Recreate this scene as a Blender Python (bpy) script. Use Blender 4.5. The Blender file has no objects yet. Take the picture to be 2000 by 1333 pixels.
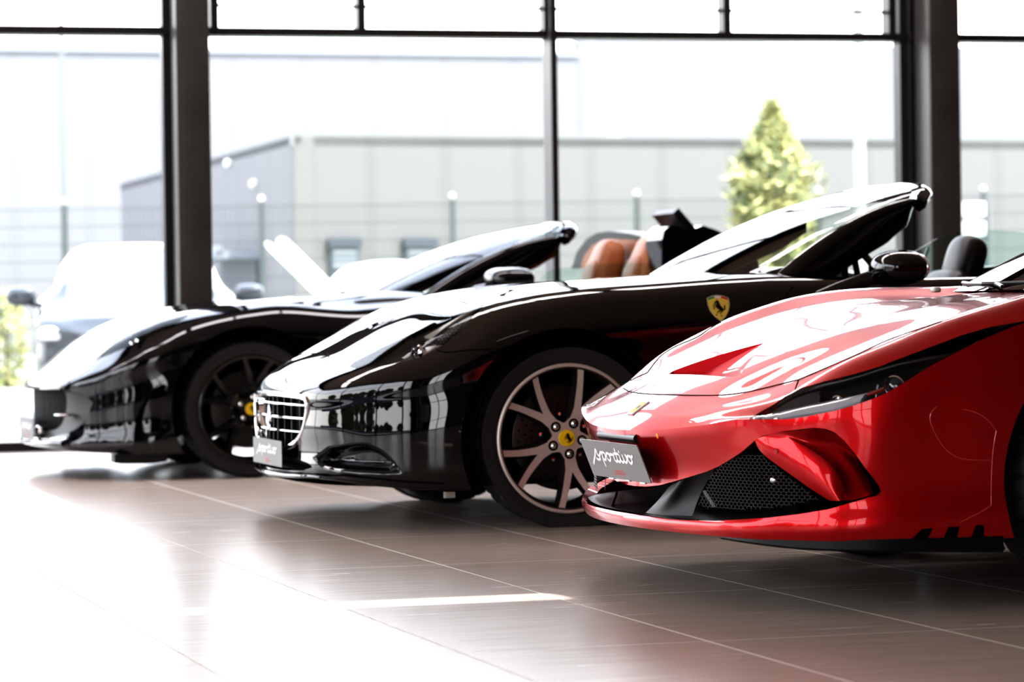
import bpy, bmesh, math, random
import numpy as np
from mathutils import Vector, Matrix
from mathutils.geometry import tessellate_polygon
from mathutils.bvhtree import BVHTree

random.seed(7)
SC = bpy.context.scene
COL = SC.collection
PI = math.pi

# ------------------------------------------------------------------ camera model
# the camera stands 0.775 m above the floor and looks along +Y
FPX, PITCH, ROLL, TH, CAMH = 5900.0, .0090135, -.0143469, .2897333, .775
_cp, _sp, _cr, _sr = math.cos(PITCH), math.sin(PITCH), math.cos(ROLL), math.sin(ROLL)
FWD = np.array([0, _cp, -_sp]); _up0 = np.array([0, _sp, _cp]); _r0 = np.array([1., 0, 0])
RT = _cr*_r0 + _sr*_up0; UP = -_sr*_r0 + _cr*_up0
CAM = np.array([0, 0, CAMH])
# heading of the parked cars: X forward, Y to the car's left, Z up
CF = np.array([-math.cos(TH), -math.sin(TH), 0]); CL = np.array([math.sin(TH), -math.cos(TH), 0])
CM = np.array([CF, CL, [0, 0, 1.]])
CAR_ROT = math.atan2(CF[1], CF[0])

def ray(px, py):
    return (px-1000)/FPX*RT + FWD - (py-666.5)/FPX*UP

def atw(px, py, **k):
    """point of the world seen at a pixel, on the plane X=, Y= or Z="""
    d = ray(px, py); ax, v = list(k.items())[0]; i = 'XYZ'.index(ax)
    return CAM + d*(v-CAM[i])/d[i]

def atc(org, px, py, **k):
    """same, in the frame of a car standing at org"""
    d = CM @ ray(px, py); o = CM @ (CAM-org); ax, v = list(k.items())[0]; i = 'XYZ'.index(ax)
    return o + d*(v-o[i])/d[i]

def project(P):
    q = np.asarray(P) - CAM
    w = q @ FWD
    return np.stack([1000 + FPX*(q @ RT)/w, 666.5 - FPX*(q @ UP)/w], -1)

def car_to_world(org, P):
    return np.asarray(P) @ CM + org

# ------------------------------------------------------------------ object helpers
def link(o, parent=None):
    COL.objects.link(o)
    if parent is not None:
        o.parent = parent
    return o

def mesh(name, verts, faces, mat, parent=None, smooth=True, loc=None, mats=None, fmat=None, sharp=None):
    me = bpy.data.meshes.new(name)
    me.from_pydata([tuple(map(float, v)) for v in verts], [], [tuple(map(int, f)) for f in faces])
    for m in (mats or [mat]):
        me.materials.append(m)
    if smooth:
        me.polygons.foreach_set('use_smooth', [True]*len(me.polygons))
    if fmat is not None:
        me.polygons.foreach_set('material_index', list(map(int, fmat)))
    me.update()
    if sharp is not None and smooth:
        me.set_sharp_from_angle(angle=math.radians(sharp))
    o = bpy.data.objects.new(name, me)
    if loc is not None:
        o.location = loc
    return link(o, parent)

def empty(name, loc=(0, 0, 0), rotz=0, parent=None):
    o = bpy.data.objects.new(name, None)
    o.empty_display_size = .1
    o.location = loc; o.rotation_euler = (0, 0, rotz)
    return link(o, parent)

def tag(o, label=None, cat=None, group=None, kind=None):
    if label: o['label'] = label
    if cat: o['category'] = cat
    if group: o['group'] = group
    if kind: o['kind'] = kind
    return o

class MB:
    """collects shapes into one mesh"""
    def __init__(s):
        s.v = []; s.f = []; s.m = []
    def add(s, v, f, mi=0):
        b = len(s.v); s.v += [tuple(map(float, p)) for p in v]
        s.f += [tuple(int(i)+b for i in q) for q in f]; s.m += [mi]*len(f)
        return s
    def box(s, lo, hi, mi=0, mat=None, bev=0):
        (x0, y0, z0), (x1, y1, z1) = lo, hi
        if bev > 0:
            bm = bmesh.new()
            bmesh.ops.create_cube(bm, size=1)
            for w in bm.verts:
                w.co = Vector(((x0+x1)/2+w.co.x*(x1-x0), (y0+y1)/2+w.co.y*(y1-y0), (z0+z1)/2+w.co.z*(z1-z0)))
            bmesh.ops.bevel(bm, geom=list(bm.edges), offset=bev, segments=2, affect='EDGES', profile=.5)
            bm.verts.index_update()
            v = [w.co[:] for w in bm.verts]; f = [[w.index for w in q.verts] for q in bm.faces]; bm.free()
        else:
            v = [(x0,y0,z0),(x1,y0,z0),(x1,y1,z0),(x0,y1,z0),(x0,y0,z1),(x1,y0,z1),(x1,y1,z1),(x0,y1,z1)]
            f = [(3,2,1,0),(4,5,6,7),(0,1,5,4),(1,2,6,5),(2,3,7,6),(3,0,4,7)]
        if mat is not None:
            v = [tuple(mat @ Vector(p)) for p in v]
        return s.add(v, f, mi)
    def tube(s, pts, r, n=10, mi=0, cap=True, flat=None, up=(0, 0, 1)):
        """swept tube; r a number or one per point; flat=(a,b) scales the section"""
        pts = [Vector(p) for p in pts]; N = len(pts)
        rr = r if hasattr(r, '__len__') else [r]*N
        vs = []; prev = None
        for i, p in enumerate(pts):
            t = (pts[min(i+1, N-1)] - pts[max(i-1, 0)])
            t = t.normalized() if t.length > 1e-9 else Vector((1, 0, 0))
            ref = Vector(up) if prev is None else prev
            a = t.cross(ref)
            if a.length < 1e-4: a = t.cross(Vector((1, 0, .1)))
            a.normalize(); b = a.cross(t).normalized(); prev = b
            fa, fb = flat if flat else (1, 1)
            for k in range(n):
                an = 2*PI*k/n
                vs.append(p + a*math.cos(an)*rr[i]*fa + b*math.sin(an)*rr[i]*fb)
        fs = []
        for i in range(N-1):
            for k in range(n):
                fs.append((i*n+k, i*n+(k+1) % n, (i+1)*n+(k+1) % n, (i+1)*n+k))
        if cap:
            fs.append(tuple(range(n))[::-1]); fs.append(tuple((N-1)*n+k for k in range(n)))
        return s.add(vs, fs, mi)
    def lathe(s, prof, n=64, mi=0, mat=None, closed=False, a0=0, a1=2*PI):
        """profile [(radius, axial)] turned about the Y axis"""
        full = abs(a1-a0-2*PI) < 1e-6; N = n if full else n+1
        vs = []; P = len(prof)
        for k in range(N):
            an = a0+(a1-a0)*k/n
            for (r, y) in prof:
                vs.append(Vector((r*math.cos(an), y, r*math.sin(an))))
        fs = []
        for k in range(n):
            k2 = (k+1) % N
            for i in range(P-1 if not closed else P):
                i2 = (i+1) % P
                fs.append((k*P+i, k*P+i2, k2*P+i2, k2*P+i))
        if mat is not None: vs = [mat @ p for p in vs]
        return s.add(vs, fs, mi)
    def prism(s, poly, y0, y1, mi=0, mat=None, mside=None):
        """polygon [(x,z)] extruded along Y from y0 (front) to y1"""
        n = len(poly)
        tri = tessellate_polygon([[Vector((x, z, 0)) for x, z in poly]])
        v = [(x, y0, z) for x, z in poly]+[(x, y1, z) for x, z in poly]
        if mat is not None: v = [tuple(mat @ Vector(p)) for p in v]
        b = len(s.v)
        s.add(v, [tuple(t) for t in tri]+[tuple(i+n for i in t[::-1]) for t in tri], mi)
        s.f += [(b+i, b+(i+1) % n, b+n+(i+1) % n, b+n+i) for i in range(n)]
        s.m += [mi if mside is None else mside]*n
        return s
    def build(s, name, mat, parent=None, smooth=True, sharp=35, loc=None, mats=None):
        o = mesh(name, s.v, s.f, mat, parent, smooth, loc, mats, s.m, None)
        bm = bmesh.new(); bm.from_mesh(o.data)
        bmesh.ops.recalc_face_normals(bm, faces=bm.faces); bm.to_mesh(o.data); bm.free()
        if smooth and sharp: o.data.set_sharp_from_angle(angle=math.radians(sharp))
        return o

# ------------------------------------------------------------------ splines
def nat_spline(t, P, q):
    """natural cubic spline through P (n x m) at knots t, evaluated at q"""
    t = np.asarray(t, float); P = np.asarray(P, float); n = len(t)
    if n == 2:
        w = ((q-t[0])/(t[1]-t[0]))[:, None]
        return P[0]*(1-w)+P[1]*w
    h = np.diff(t)
    A = np.zeros((n, n)); B = np.zeros_like(P)
    A[0, 0] = A[-1, -1] = 1
    for i in range(1, n-1):
        A[i, i-1] = h[i-1]; A[i, i] = 2*(h[i-1]+h[i]); A[i, i+1] = h[i]
        B[i] = 6*((P[i+1]-P[i])/h[i]-(P[i]-P[i-1])/h[i-1])
    Mx = np.linalg.solve(A, B)
    k = np.clip(np.searchsorted(t, q, side='right')-1, 0, n-2)
    a = (t[k+1]-q)[:, None]; b = (q-t[k])[:, None]; hk = h[k][:, None]
    return (Mx[k]*a**3+Mx[k+1]*b**3)/(6*hk)+(P[k]/hk-Mx[k]*hk/6)*a+(P[k+1]/hk-Mx[k+1]*hk/6)*b

def pchip(t, P, q):
    """monotone (overshoot-free) cubic interpolation"""
    t = np.asarray(t, float); P = np.asarray(P, float)
    if P.ndim == 1: return pchip(t, P[:, None], q)[:, 0]
    h = np.diff(t)[:, None]; d = np.diff(P, axis=0)/h; n = len(t)
    m = np.zeros_like(P)
    if n == 2: m[:] = d[0]
    else:
        w1 = 2*h[1:]+h[:-1]; w2 = h[1:]+2*h[:-1]
        same = d[:-1]*d[1:] > 0
        with np.errstate(divide='ignore', invalid='ignore'):
            hm = (w1+w2)/(w1/d[:-1]+w2/d[1:])
        m[1:-1] = np.where(same, hm, 0); m[0] = d[0]; m[-1] = d[-1]
    k = np.clip(np.searchsorted(t, q, side='right')-1, 0, n-2)
    hk = h[k]; s = ((q-t[k])[:, None])/hk
    h00 = 2*s**3-3*s**2+1; h10 = s**3-2*s**2+s; h01 = -2*s**3+3*s**2; h11 = s**3-s**2
    return h00*P[k]+h10*hk*m[k]+h01*P[k+1]+h11*hk*m[k+1]

def chord(P):
    P = np.asarray(P, float)
    return np.concatenate([[0], np.cumsum(np.linalg.norm(np.diff(P, axis=0), axis=1))])

def smooth_line(pts, n):
    P = np.asarray(pts, float); t = chord(P)
    return nat_spline(t, P, np.linspace(0, t[-1], n))

class TPS:
    """thin-plate height field through scattered (x, y, z), mirrored in y"""
    def __init__(s, pts, lam=1e-4, sx=1.0):
        P = np.array(pts, float); P = np.vstack([P, P[np.abs(P[:, 1]) > .02]*[1, -1, 1]])
        s.c = P[:, :2]; n = len(P)
        K = s.phi(s.c, s.c)+lam*np.eye(n)
        Q = np.hstack([np.ones((n, 1)), s.c])
        A = np.block([[K, Q], [Q.T, np.zeros((3, 3))]])
        w = np.linalg.solve(A, np.concatenate([P[:, 2], np.zeros(3)]))
        s.w = w[:n]; s.a = w[n:]
    @staticmethod
    def phi(a, b):
        r2 = ((a[:, None, :]-b[None, :, :])**2).sum(-1)
        return .5*r2*np.log(np.maximum(r2, 1e-12))
    def __call__(s, x, y):
        x = np.asarray(x, float); sh = x.shape
        q = np.stack([x.ravel(), np.asarray(y, float).ravel()], -1)
        out = np.empty(len(q))
        for i in range(0, len(q), 20000):
            c = q[i:i+20000]
            out[i:i+20000] = s.phi(c, s.c) @ s.w + s.a[0] + c @ s.a[1:]
        return out.reshape(sh)

# ------------------------------------------------------------------ cutting of panels
def sd_poly(pts, poly):
    """signed distance (negative inside) from 2D points to a polygon"""
    pts = np.asarray(pts, float); poly = np.asarray(poly, float)
    a = poly; b = np.roll(poly, -1, 0)
    d2 = np.full(len(pts), 1e18); ins = np.zeros(len(pts), bool)
    for p, q in zip(a, b):
        e = q-p; w = pts-p
        t = np.clip((w @ e)/max(e @ e, 1e-12), 0, 1)
        r = w-t[:, None]*e
        d2 = np.minimum(d2, (r*r).sum(1))
        c = ((p[1] <= pts[:, 1]) != (q[1] <= pts[:, 1]))
        with np.errstate(divide='ignore', invalid='ignore'):
            xi = p[0]+(pts[:, 1]-p[1])*(q[0]-p[0])/(q[1]-p[1])
        ins ^= c & (pts[:, 0] < xi)
    return np.where(ins, -np.sqrt(d2), np.sqrt(d2))

class Skin:
    """polygon soup that can be cut along signed-distance fields"""
    def __init__(s, V, F):
        s.V = np.asarray(V, float); s.F = F
    def cut(s, sd):
        """returns (inside Skin, outside Skin); both keep the full vertex table"""
        V = list(map(tuple, s.V)); sd = list(sd); cache = {}; ins = []; out = []
        for f in s.F:
            v = [sd[i] for i in f]
            if max(v) <= 0: ins.append(f); continue
            if min(v) >= 0: out.append(f); continue
            A = []; B = []; n = len(f)
            for k in range(n):
                i, j = f[k], f[(k+1) % n]; di, dj = sd[i], sd[j]
                (A if di <= 0 else B).append(i)
                if di == 0: B.append(i)
                if (di < 0 < dj) or (dj < 0 < di):
                    key = (i, j) if i < j else (j, i)
                    if key not in cache:
                        t = di/(di-dj); p = V[i]; q = V[j]
                        cache[key] = len(V)
                        V.append(tuple(p[c]+t*(q[c]-p[c]) for c in range(3))); sd.append(0.0)
                    A.append(cache[key]); B.append(cache[key])
            if len(A) > 2: ins.append(tuple(A))
            if len(B) > 2: out.append(tuple(B))
        Vn = np.array(V)
        a = Skin(Vn, ins); b = Skin(Vn, out)
        a.edge = b.edge = np.array([abs(x) < 1e-12 for x in sd])
        return a, b
    def compact(s):
        used = sorted({i for f in s.F for i in f}); m = {u: k for k, u in enumerate(used)}
        return Skin(s.V[used], [tuple(m[i] for i in f) for f in s.F])
    def boundary(s):
        from collections import Counter
        c = Counter()
        for f in s.F:
            for k in range(len(f)):
                i, j = f[k], f[(k+1) % len(f)]
                c[(i, j) if i < j else (j, i)] += 1
        return [e for e, n in c.items() if n == 1]
    def normals(s):
        N = np.zeros_like(s.V)
        for f in s.F:
            p, q, r = s.V[f[0]], s.V[f[1]], s.V[f[2]]
            n = np.cross(q-p, r-p)
            for i in f: N[i] += n
        L = np.linalg.norm(N, axis=1); L[L == 0] = 1
        return N/L[:, None]
    def mirrored(s):
        """both halves, welded where y is zero"""
        n = len(s.V); V = np.vstack([s.V, s.V*[1, -1, 1]])
        on = np.abs(s.V[:, 1]) < 1e-6
        mp = np.where(on, np.arange(n), np.arange(n)+n)
        return Skin(V, list(s.F)+[tuple(int(mp[i]) for i in f[::-1]) for f in s.F])

def grid_faces(nv, nu, off=0):
    return [(off+i*nu+j, off+i*nu+j+1, off+(i+1)*nu+j+1, off+(i+1)*nu+j) for i in range(nv-1) for j in range(nu-1)]
# ------------------------------------------------------------------ materials
MT = {}
def principled(name, col, rough=.5, metal=0, coat=0, coatr=.03, spec=.5, trans=0, ior=1.45, emit=None, es=0, alpha=1):
    m = bpy.data.materials.new(name); m.use_nodes = True
    b = m.node_tree.nodes['Principled BSDF']
    b.inputs['Base Color'].default_value = (*col, 1); b.inputs['Roughness'].default_value = rough
    b.inputs['Metallic'].default_value = metal; b.inputs['Coat Weight'].default_value = coat
    b.inputs['Coat Roughness'].default_value = coatr; b.inputs['Specular IOR Level'].default_value = spec
    b.inputs['Transmission Weight'].default_value = trans; b.inputs['IOR'].default_value = ior
    b.inputs['Alpha'].default_value = alpha
    if emit:
        b.inputs['Emission Color'].default_value = (*emit, 1); b.inputs['Emission Strength'].default_value = es
    MT[name] = m
    return m

def noise_tint(m, scale, amount, detail=3, bump=0, stretch=None):
    """procedural mottling of the base colour (and optional bump)"""
    nt = m.node_tree; b = nt.nodes['Principled BSDF']; c = b.inputs['Base Color'].default_value[:]
    tc = nt.nodes.new('ShaderNodeTexCoord'); mp = nt.nodes.new('ShaderNodeMapping')
    if stretch: mp.inputs['Scale'].default_value = stretch
    nz = nt.nodes.new('ShaderNodeTexNoise'); nz.inputs['Scale'].default_value = scale; nz.inputs['Detail'].default_value = detail
    mx = nt.nodes.new('ShaderNodeMix'); mx.data_type = 'RGBA'
    mx.inputs[6].default_value = (*[v*(1-amount) for v in c[:3]], 1); mx.inputs[7].default_value = (*[min(1, v*(1+amount)) for v in c[:3]], 1)
    nt.links.new(tc.outputs['Object'], mp.inputs[0]); nt.links.new(mp.outputs[0], nz.inputs['Vector'])
    nt.links.new(nz.outputs['Fac'], mx.inputs[0]); nt.links.new(mx.outputs[2], b.inputs['Base Color'])
    if bump:
        bp = nt.nodes.new('ShaderNodeBump'); bp.inputs['Strength'].default_value = bump; bp.inputs['Distance'].default_value = .01
        nt.links.new(nz.outputs['Fac'], bp.inputs['Height']); nt.links.new(bp.outputs[0], b.inputs['Normal'])
    return m

def thin_glass(name, tint=(1, 1, 1), refl=.08, f0=None):
    """thin pane: mostly see-through with a mirror film growing at grazing angles"""
    m = bpy.data.materials.new(name); m.use_nodes = True; nt = m.node_tree; nt.nodes.clear()
    out = nt.nodes.new('ShaderNodeOutputMaterial'); mix = nt.nodes.new('ShaderNodeMixShader')
    tr = nt.nodes.new('ShaderNodeBsdfTransparent'); tr.inputs[0].default_value = (*tint, 1)
    gl = nt.nodes.new('ShaderNodeBsdfGlossy'); gl.inputs['Roughness'].default_value = .0
    lw = nt.nodes.new('ShaderNodeFresnel'); lw.inputs['IOR'].default_value = 1.45 if f0 is None else f0
    nt.links.new(lw.outputs[0], mix.inputs[0]); nt.links.new(tr.outputs[0], mix.inputs[1]); nt.links.new(gl.outputs[0], mix.inputs[2])
    nt.links.new(mix.outputs[0], out.inputs[0])
    MT[name] = m
    return m

principled('black_paint', (.0035, .0035, .004), rough=.3, coat=1, coatr=.0, spec=.0)
principled('blue_black_paint', (.003, .0035, .006), rough=.3, coat=1, coatr=.0, spec=.0)
for k_ in ('black_paint', 'blue_black_paint'): MT[k_].node_tree.nodes['Principled BSDF'].inputs['Coat IOR'].default_value = 1.62
def red_paint():
    m = principled('red_paint', (.44, .004, .010), rough=.30, metal=.62, coat=1, coatr=.0, spec=.25)
    nt = m.node_tree; b = nt.nodes['Principled BSDF']; b.inputs['Coat IOR'].default_value = 1.36
    tc = nt.nodes.new('ShaderNodeTexCoord')
    vo = nt.nodes.new('ShaderNodeTexVoronoi'); vo.inputs['Scale'].default_value = 900
    rp = nt.nodes.new('ShaderNodeMix'); rp.data_type = 'RGBA'
    rp.inputs[6].default_value = (.35, .001, .004, 1); rp.inputs[7].default_value = (.53, .003, .008, 1)
    nt.links.new(tc.outputs['Object'], vo.inputs['Vector']); nt.links.new(vo.outputs['Distance'], rp.inputs[0])
    nt.links.new(rp.outputs[2], b.inputs['Base Color'])
    return m
red_paint()
principled('satin_black', (.012, .012, .013), rough=.38)
principled('matte_black', (.006, .006, .006), rough=.7)
principled('void_black', (.002, .002, .002), rough=.9, spec=.1)
principled('grey_plastic', (.10, .10, .105), rough=.4)
principled('rubber', (.030, .030, .031), rough=.6)
principled('chrome', (.82, .82, .83), rough=.06, metal=1)
principled('brushed_metal', (.62, .61, .60), rough=.28, metal=1)
principled('machined_alloy', (.72, .64, .61), rough=.42, metal=.55)
principled('dark_alloy', (.10, .085, .08), rough=.35, metal=.8)
principled('black_alloy', (.008, .008, .008), rough=.25, coat=.6)
principled('disc_steel', (.05, .047, .045), rough=.4, metal=.9)
principled('caliper_red', (.045, .006, .006), rough=.4)
principled('badge_yellow', (.93, .60, .02), rough=.35, coat=.5)
principled('shield_yellow', (.85, .62, .13), rough=.3, coat=.5)
principled('emblem_black', (.004, .004, .004), rough=.4)
principled('flag_white', (.8, .8, .8), rough=.4)
principled('flag_green', (.02, .3, .08), rough=.4)
principled('flag_red', (.6, .02, .02), rough=.4)
principled('plate_grey', (.185, .18, .178), rough=.42)
principled('script_white', (.85, .85, .85), rough=.4)
principled('letter_red', (.75, .10, .09), rough=.45)
principled('tan_leather', (.36, .13, .05), rough=.45)
principled('black_leather', (.02, .02, .02), rough=.4)
principled('amber', (.9, .3, .03), rough=.2)
principled('lamp_silver', (.75, .76, .78), rough=.12, metal=1)
principled('lamp_grey', (.20, .21, .23), rough=.25, metal=.4)
principled('carpet', (.02, .02, .02), rough=.95)
principled('white_paint', (.60, .60, .58), rough=.3, coat=.6)
principled('silver_paint', (.045, .05, .056), rough=.3, metal=.2, coat=.8)
principled('paper_white', (.75, .72, .68), rough=.6)
thin_glass('pane_glass', (.98, .98, .98), f0=1.25)
thin_glass('car_glass', (.88, .95, .92))
thin_glass('lamp_glass', (.88, .89, .9), f0=1.16)
noise_tint(MT['rubber'], 60, .25)
noise_tint(MT['black_leather'], 120, .3, bump=.1)
noise_tint(MT['tan_leather'], 120, .15, bump=.1)
principled('lamp_grey_dark', (.045, .040, .034), rough=.3, coat=.5)
principled('lamp_beige', (.34, .31, .26), rough=.35, coat=.4)
principled('glass_edge', (.45, .68, .60), rough=.2)
def lamp_mesh():
    m = principled('lamp_mesh', (.03, .03, .03), rough=.25, metal=.3); nt = m.node_tree; b = nt.nodes['Principled BSDF']
    tc = nt.nodes.new('ShaderNodeTexCoord'); vo = nt.nodes.new('ShaderNodeTexVoronoi'); vo.inputs['Scale'].default_value = 95; vo.inputs['Randomness'].default_value = .1
    rp = nt.nodes.new('ShaderNodeValToRGB'); rp.color_ramp.elements[0].color = (.25, .25, .25, 1); rp.color_ramp.elements[1].color = (.015, .015, .015, 1)
    rp.color_ramp.elements[0].position = .15; rp.color_ramp.elements[1].position = .35
    nt.links.new(tc.outputs['Object'], vo.inputs['Vector']); nt.links.new(vo.outputs['Distance'], rp.inputs[0]); nt.links.new(rp.outputs[0], b.inputs['Base Color'])
lamp_mesh()
principled('lamp_black', (.016, .016, .016), rough=.4)
principled('lamp_grey_soft', (.06, .06, .062), rough=.45)
principled('lamp_tube', (.33, .35, .38), rough=.18, coat=.8)
principled('lamp_ball', (.02, .02, .025), rough=.05, coat=1, spec=1)
principled('sensor_red', (.42, .01, .02), rough=.3, coat=.5)
principled('mesh_wire', (.11, .105, .10), rough=.35, spec=.6)
principled('intake_black', (.007, .0075, .009), rough=.45, spec=.4)
principled('shelf_grey', (.03, .03, .031), rough=.28, spec=.7)
principled('skirt_black', (.004, .004, .004), rough=.4, spec=.3)
principled('film_red', (.55, .05, .05), rough=.2, coat=1)
principled('badge_cream', (.80, .74, .36), rough=.6, spec=.0)
principled('surround_grey', (.05, .05, .05), rough=.55)
principled('tan_dark', (.30, .105, .04), rough=.5)
def grille_mesh():
    m = principled('grille_mesh', (.004, .004, .004), rough=.6, spec=.08); nt = m.node_tree; b = nt.nodes['Principled BSDF']
    tc = nt.nodes.new('ShaderNodeTexCoord'); vo = nt.nodes.new('ShaderNodeTexVoronoi'); vo.feature = 'DISTANCE_TO_EDGE'; vo.inputs['Scale'].default_value = 62; vo.inputs['Randomness'].default_value = 0
    rp = nt.nodes.new('ShaderNodeValToRGB'); rp.color_ramp.elements[0].color = (.014, .014, .014, 1); rp.color_ramp.elements[1].color = (.001, .001, .001, 1)
    rp.color_ramp.elements[0].position = .08; rp.color_ramp.elements[1].position = .16
    nt.links.new(tc.outputs['Object'], vo.inputs['Vector']); nt.links.new(vo.outputs['Distance'], rp.inputs[0]); nt.links.new(rp.outputs[0], b.inputs['Base Color'])
grille_mesh()
principled('sky_grey_glass', (.13, .15, .155), rough=.12, coat=.6)  # grey colour stands in for bright sky reflected in the windscreens
principled('tag_grey', (.35, .33, .30), rough=.6)
SKY, SUNP, EXPO, LOOK, PANEL = 4.2, 6.0, 0.4, 'High Contrast', 8.0
# ------------------------------------------------------------------ showroom shell
FD = np.array([.9701, .2425]); FN = np.array([-.2425, .9701]); FO = np.array([-3.04, 17.97]); FROT = math.atan2(FD[1], FD[0])
UB = np.array([math.cos(TH), math.sin(TH)]); VB = np.array([-math.sin(TH), math.cos(TH)])

def fac(s, dep, z=0):
    """facade frame (along, outward, up) to world"""
    p = FO+FD*s+FN*dep
    return np.array([p[0], p[1], z])

def fac_s(px, py=300, dep=0.):
    """place along the facade plane seen at a pixel"""
    d = ray(px, py); o = FO+FN*dep
    A = np.array([[d[0], -FD[0]], [d[1], -FD[1]]])
    t, s = np.linalg.solve(A, o-CAM[:2])
    return s, CAM[2]+t*d[2]

def floor_material():
    m = bpy.data.materials.new('floor_tiles'); m.use_nodes = True; nt = m.node_tree; N = nt.nodes; L = nt.links
    b = N['Principled BSDF']
    geo = N.new('ShaderNodeNewGeometry'); mp = N.new('ShaderNodeVectorRotate'); mp.rotation_type = 'Z_AXIS'
    mp.inputs['Angle'].default_value = -TH
    L.new(geo.outputs['Position'], mp.inputs['Vector'])
    sp = N.new('ShaderNodeSeparateXYZ'); L.new(mp.outputs[0], sp.inputs[0])
    def math_(op, a, bv=None, c=None):
        n = N.new('ShaderNodeMath'); n.operation = op
        for i, x in enumerate([a, bv, c]):
            if x is None: continue
            if isinstance(x, (int, float)): n.inputs[i].default_value = x
            else: L.new(x, n.inputs[i])
        return n.outputs[0]
    def line(sock, off, step, half):
        q = math_('DIVIDE', math_('SUBTRACT', sock, off), step)
        fr = math_('FRACT', q)
        d = math_('MINIMUM', fr, math_('SUBTRACT', 1.0, fr))
        return math_('LESS_THAN', d, half/step), math_('FLOOR', q)
    la, ia = line(sp.outputs['X'], 1.2498, .6017, .0026)
    lb, ib = line(sp.outputs['Y'], 7.845, 1.188, .0016)
    g = math_('MAXIMUM', la, lb)
    cell = N.new('ShaderNodeCombineXYZ'); L.new(ia, cell.inputs[0]); L.new(ib, cell.inputs[1])
    wn = N.new('ShaderNodeTexWhiteNoise'); L.new(cell.outputs[0], wn.inputs['Vector'])
    st = N.new('ShaderNodeMapping'); st.inputs['Scale'].default_value = (1.2, 14, 1); L.new(mp.outputs[0], st.inputs[0])
    nz = N.new('ShaderNodeTexNoise'); nz.inputs['Scale'].default_value = 2.2; nz.inputs['Detail'].default_value = 6
    L.new(st.outputs[0], nz.inputs['Vector'])
    ramp = N.new('ShaderNodeMix'); ramp.data_type = 'RGBA'
    ramp.inputs[6].default_value = (.44, .375, .33, 1); ramp.inputs[7].default_value = (.55, .475, .425, 1)
    f = math_('ADD', math_('MULTIPLY', nz.outputs['Fac'], .8), math_('MULTIPLY', wn.outputs['Value'], .2)); L.new(f, ramp.inputs[0])
    mx = N.new('ShaderNodeMix'); mx.data_type = 'RGBA'; L.new(g, mx.inputs[0]); L.new(ramp.outputs[2], mx.inputs[6])
    mx.inputs[7].default_value = (.88, .85, .80, 1); L.new(mx.outputs[2], b.inputs['Base Color'])
    r1 = math_('ADD', math_('MULTIPLY', nz.outputs['Fac'], .12), .19)
    r2 = math_('ADD', math_('MULTIPLY', g, .5), r1); L.new(r2, b.inputs['Roughness'])
    L.new(math_('MULTIPLY', math_('SUBTRACT', 1.0, g), .5), b.inputs['Specular IOR Level'])
    nb = N.new('ShaderNodeTexNoise'); nb.inputs['Scale'].default_value = 5; L.new(st.outputs[0], nb.inputs['Vector'])
    bp = N.new('ShaderNodeBump'); bp.inputs['Strength'].default_value = .05; bp.inputs['Distance'].default_value = .004
    L.new(nb.outputs['Fac'], bp.inputs['Height']); L.new(bp.outputs[0], b.inputs['Normal'])
    return m
MT['floor'] = floor_material()
principled('ceiling_metal', (.80, .66, .55), rough=.6)
principled('interior_wall', (.13, .11, .095), rough=.8)
principled('frame_paint', (.018, .016, .015), rough=.35)
principled('column_paint', (.045, .041, .038), rough=.42)
noise_tint(MT['column_paint'], 3, .5, detail=5)
principled('lit_side_paint', (.16, .155, .15), rough=.38)  # lighter grey puts the window light on side faces into the paint
noise_tint(MT['interior_wall'], 2, .06)

S0, S1, DEPTH = -7.5, 13.0, -27.0
GX = -3.2                 # the glazing turns the corner behind the camera and ends here
CEIL = 5.0

def fac_mesh(mb, name, mat, parent=None, **k):
    o = mb.build(name, MT[mat], parent, **k)
    if parent is None:
        o.location = (FO[0], FO[1], 0); o.rotation_euler = (0, 0, FROT)
    return o

# floor
mb = MB(); mb.box((S0, DEPTH, -.05), (S1, .05, 0))
tag(fac_mesh(mb, 'floor', 'floor', smooth=False), kind='structure')

# ceiling of ribbed metal sheet, in the tile grid's frame, with a narrow slot added to shape the sun streak on the floor
SUN_DIR = np.array([-.36, .42, -.83]); SUN_DIR = SUN_DIR/np.linalg.norm(SUN_DIR)   # travel of the sunlight
def to_uv(p): return p[:2] @ UB, p[:2] @ VB
a = atw(345, 1197, Z=0); b = atw(1108, 1167, Z=0)
sh = -SUN_DIR*(CEIL/-SUN_DIR[2])
ua, va = to_uv(a+sh); ub_, vb = to_uv(b+sh)
hole = (min(ua, ub_)-.25, max(ua, ub_), (va+vb)/2-.085, (va+vb)/2+.085)
mb = MB(); u0, u1, v0, v1 = -6.9, 16.6, -10.6, 18.55
def strip(ya, za, yb, zb):
    """one long strip of the sheet, left open over the slot"""
    def quad(x0, x1, p, q, zp, zq):
        mb.add([(x0, p, zp), (x1, p, zp), (x1, q, zq), (x0, q, zq)], [(0, 1, 2, 3)])
    h0, h1 = hole[2], hole[3]
    if yb <= h0 or ya >= h1:
        quad(u0, u1, ya, yb, za, zb); return
    zi = lambda y: za+(zb-za)*(y-ya)/max(yb-ya, 1e-9)
    c0, c1 = max(ya, h0), min(yb, h1)
    if c0 > ya: quad(u0, u1, ya, c0, za, zi(c0))
    if c1 < yb: quad(u0, u1, c1, yb, zi(c1), zb)
    quad(u0, hole[0], c0, c1, zi(c0), zi(c1)); quad(hole[1], u1, c0, c1, zi(c0), zi(c1))
y = v0
while y < v1:
    strip(y, CEIL, y+.11, CEIL); strip(y+.11, CEIL, y+.14, CEIL+.06); strip(y+.14, CEIL+.06, y+.23, CEIL+.06); strip(y+.23, CEIL+.06, y+.26, CEIL)
    y += .26
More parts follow.
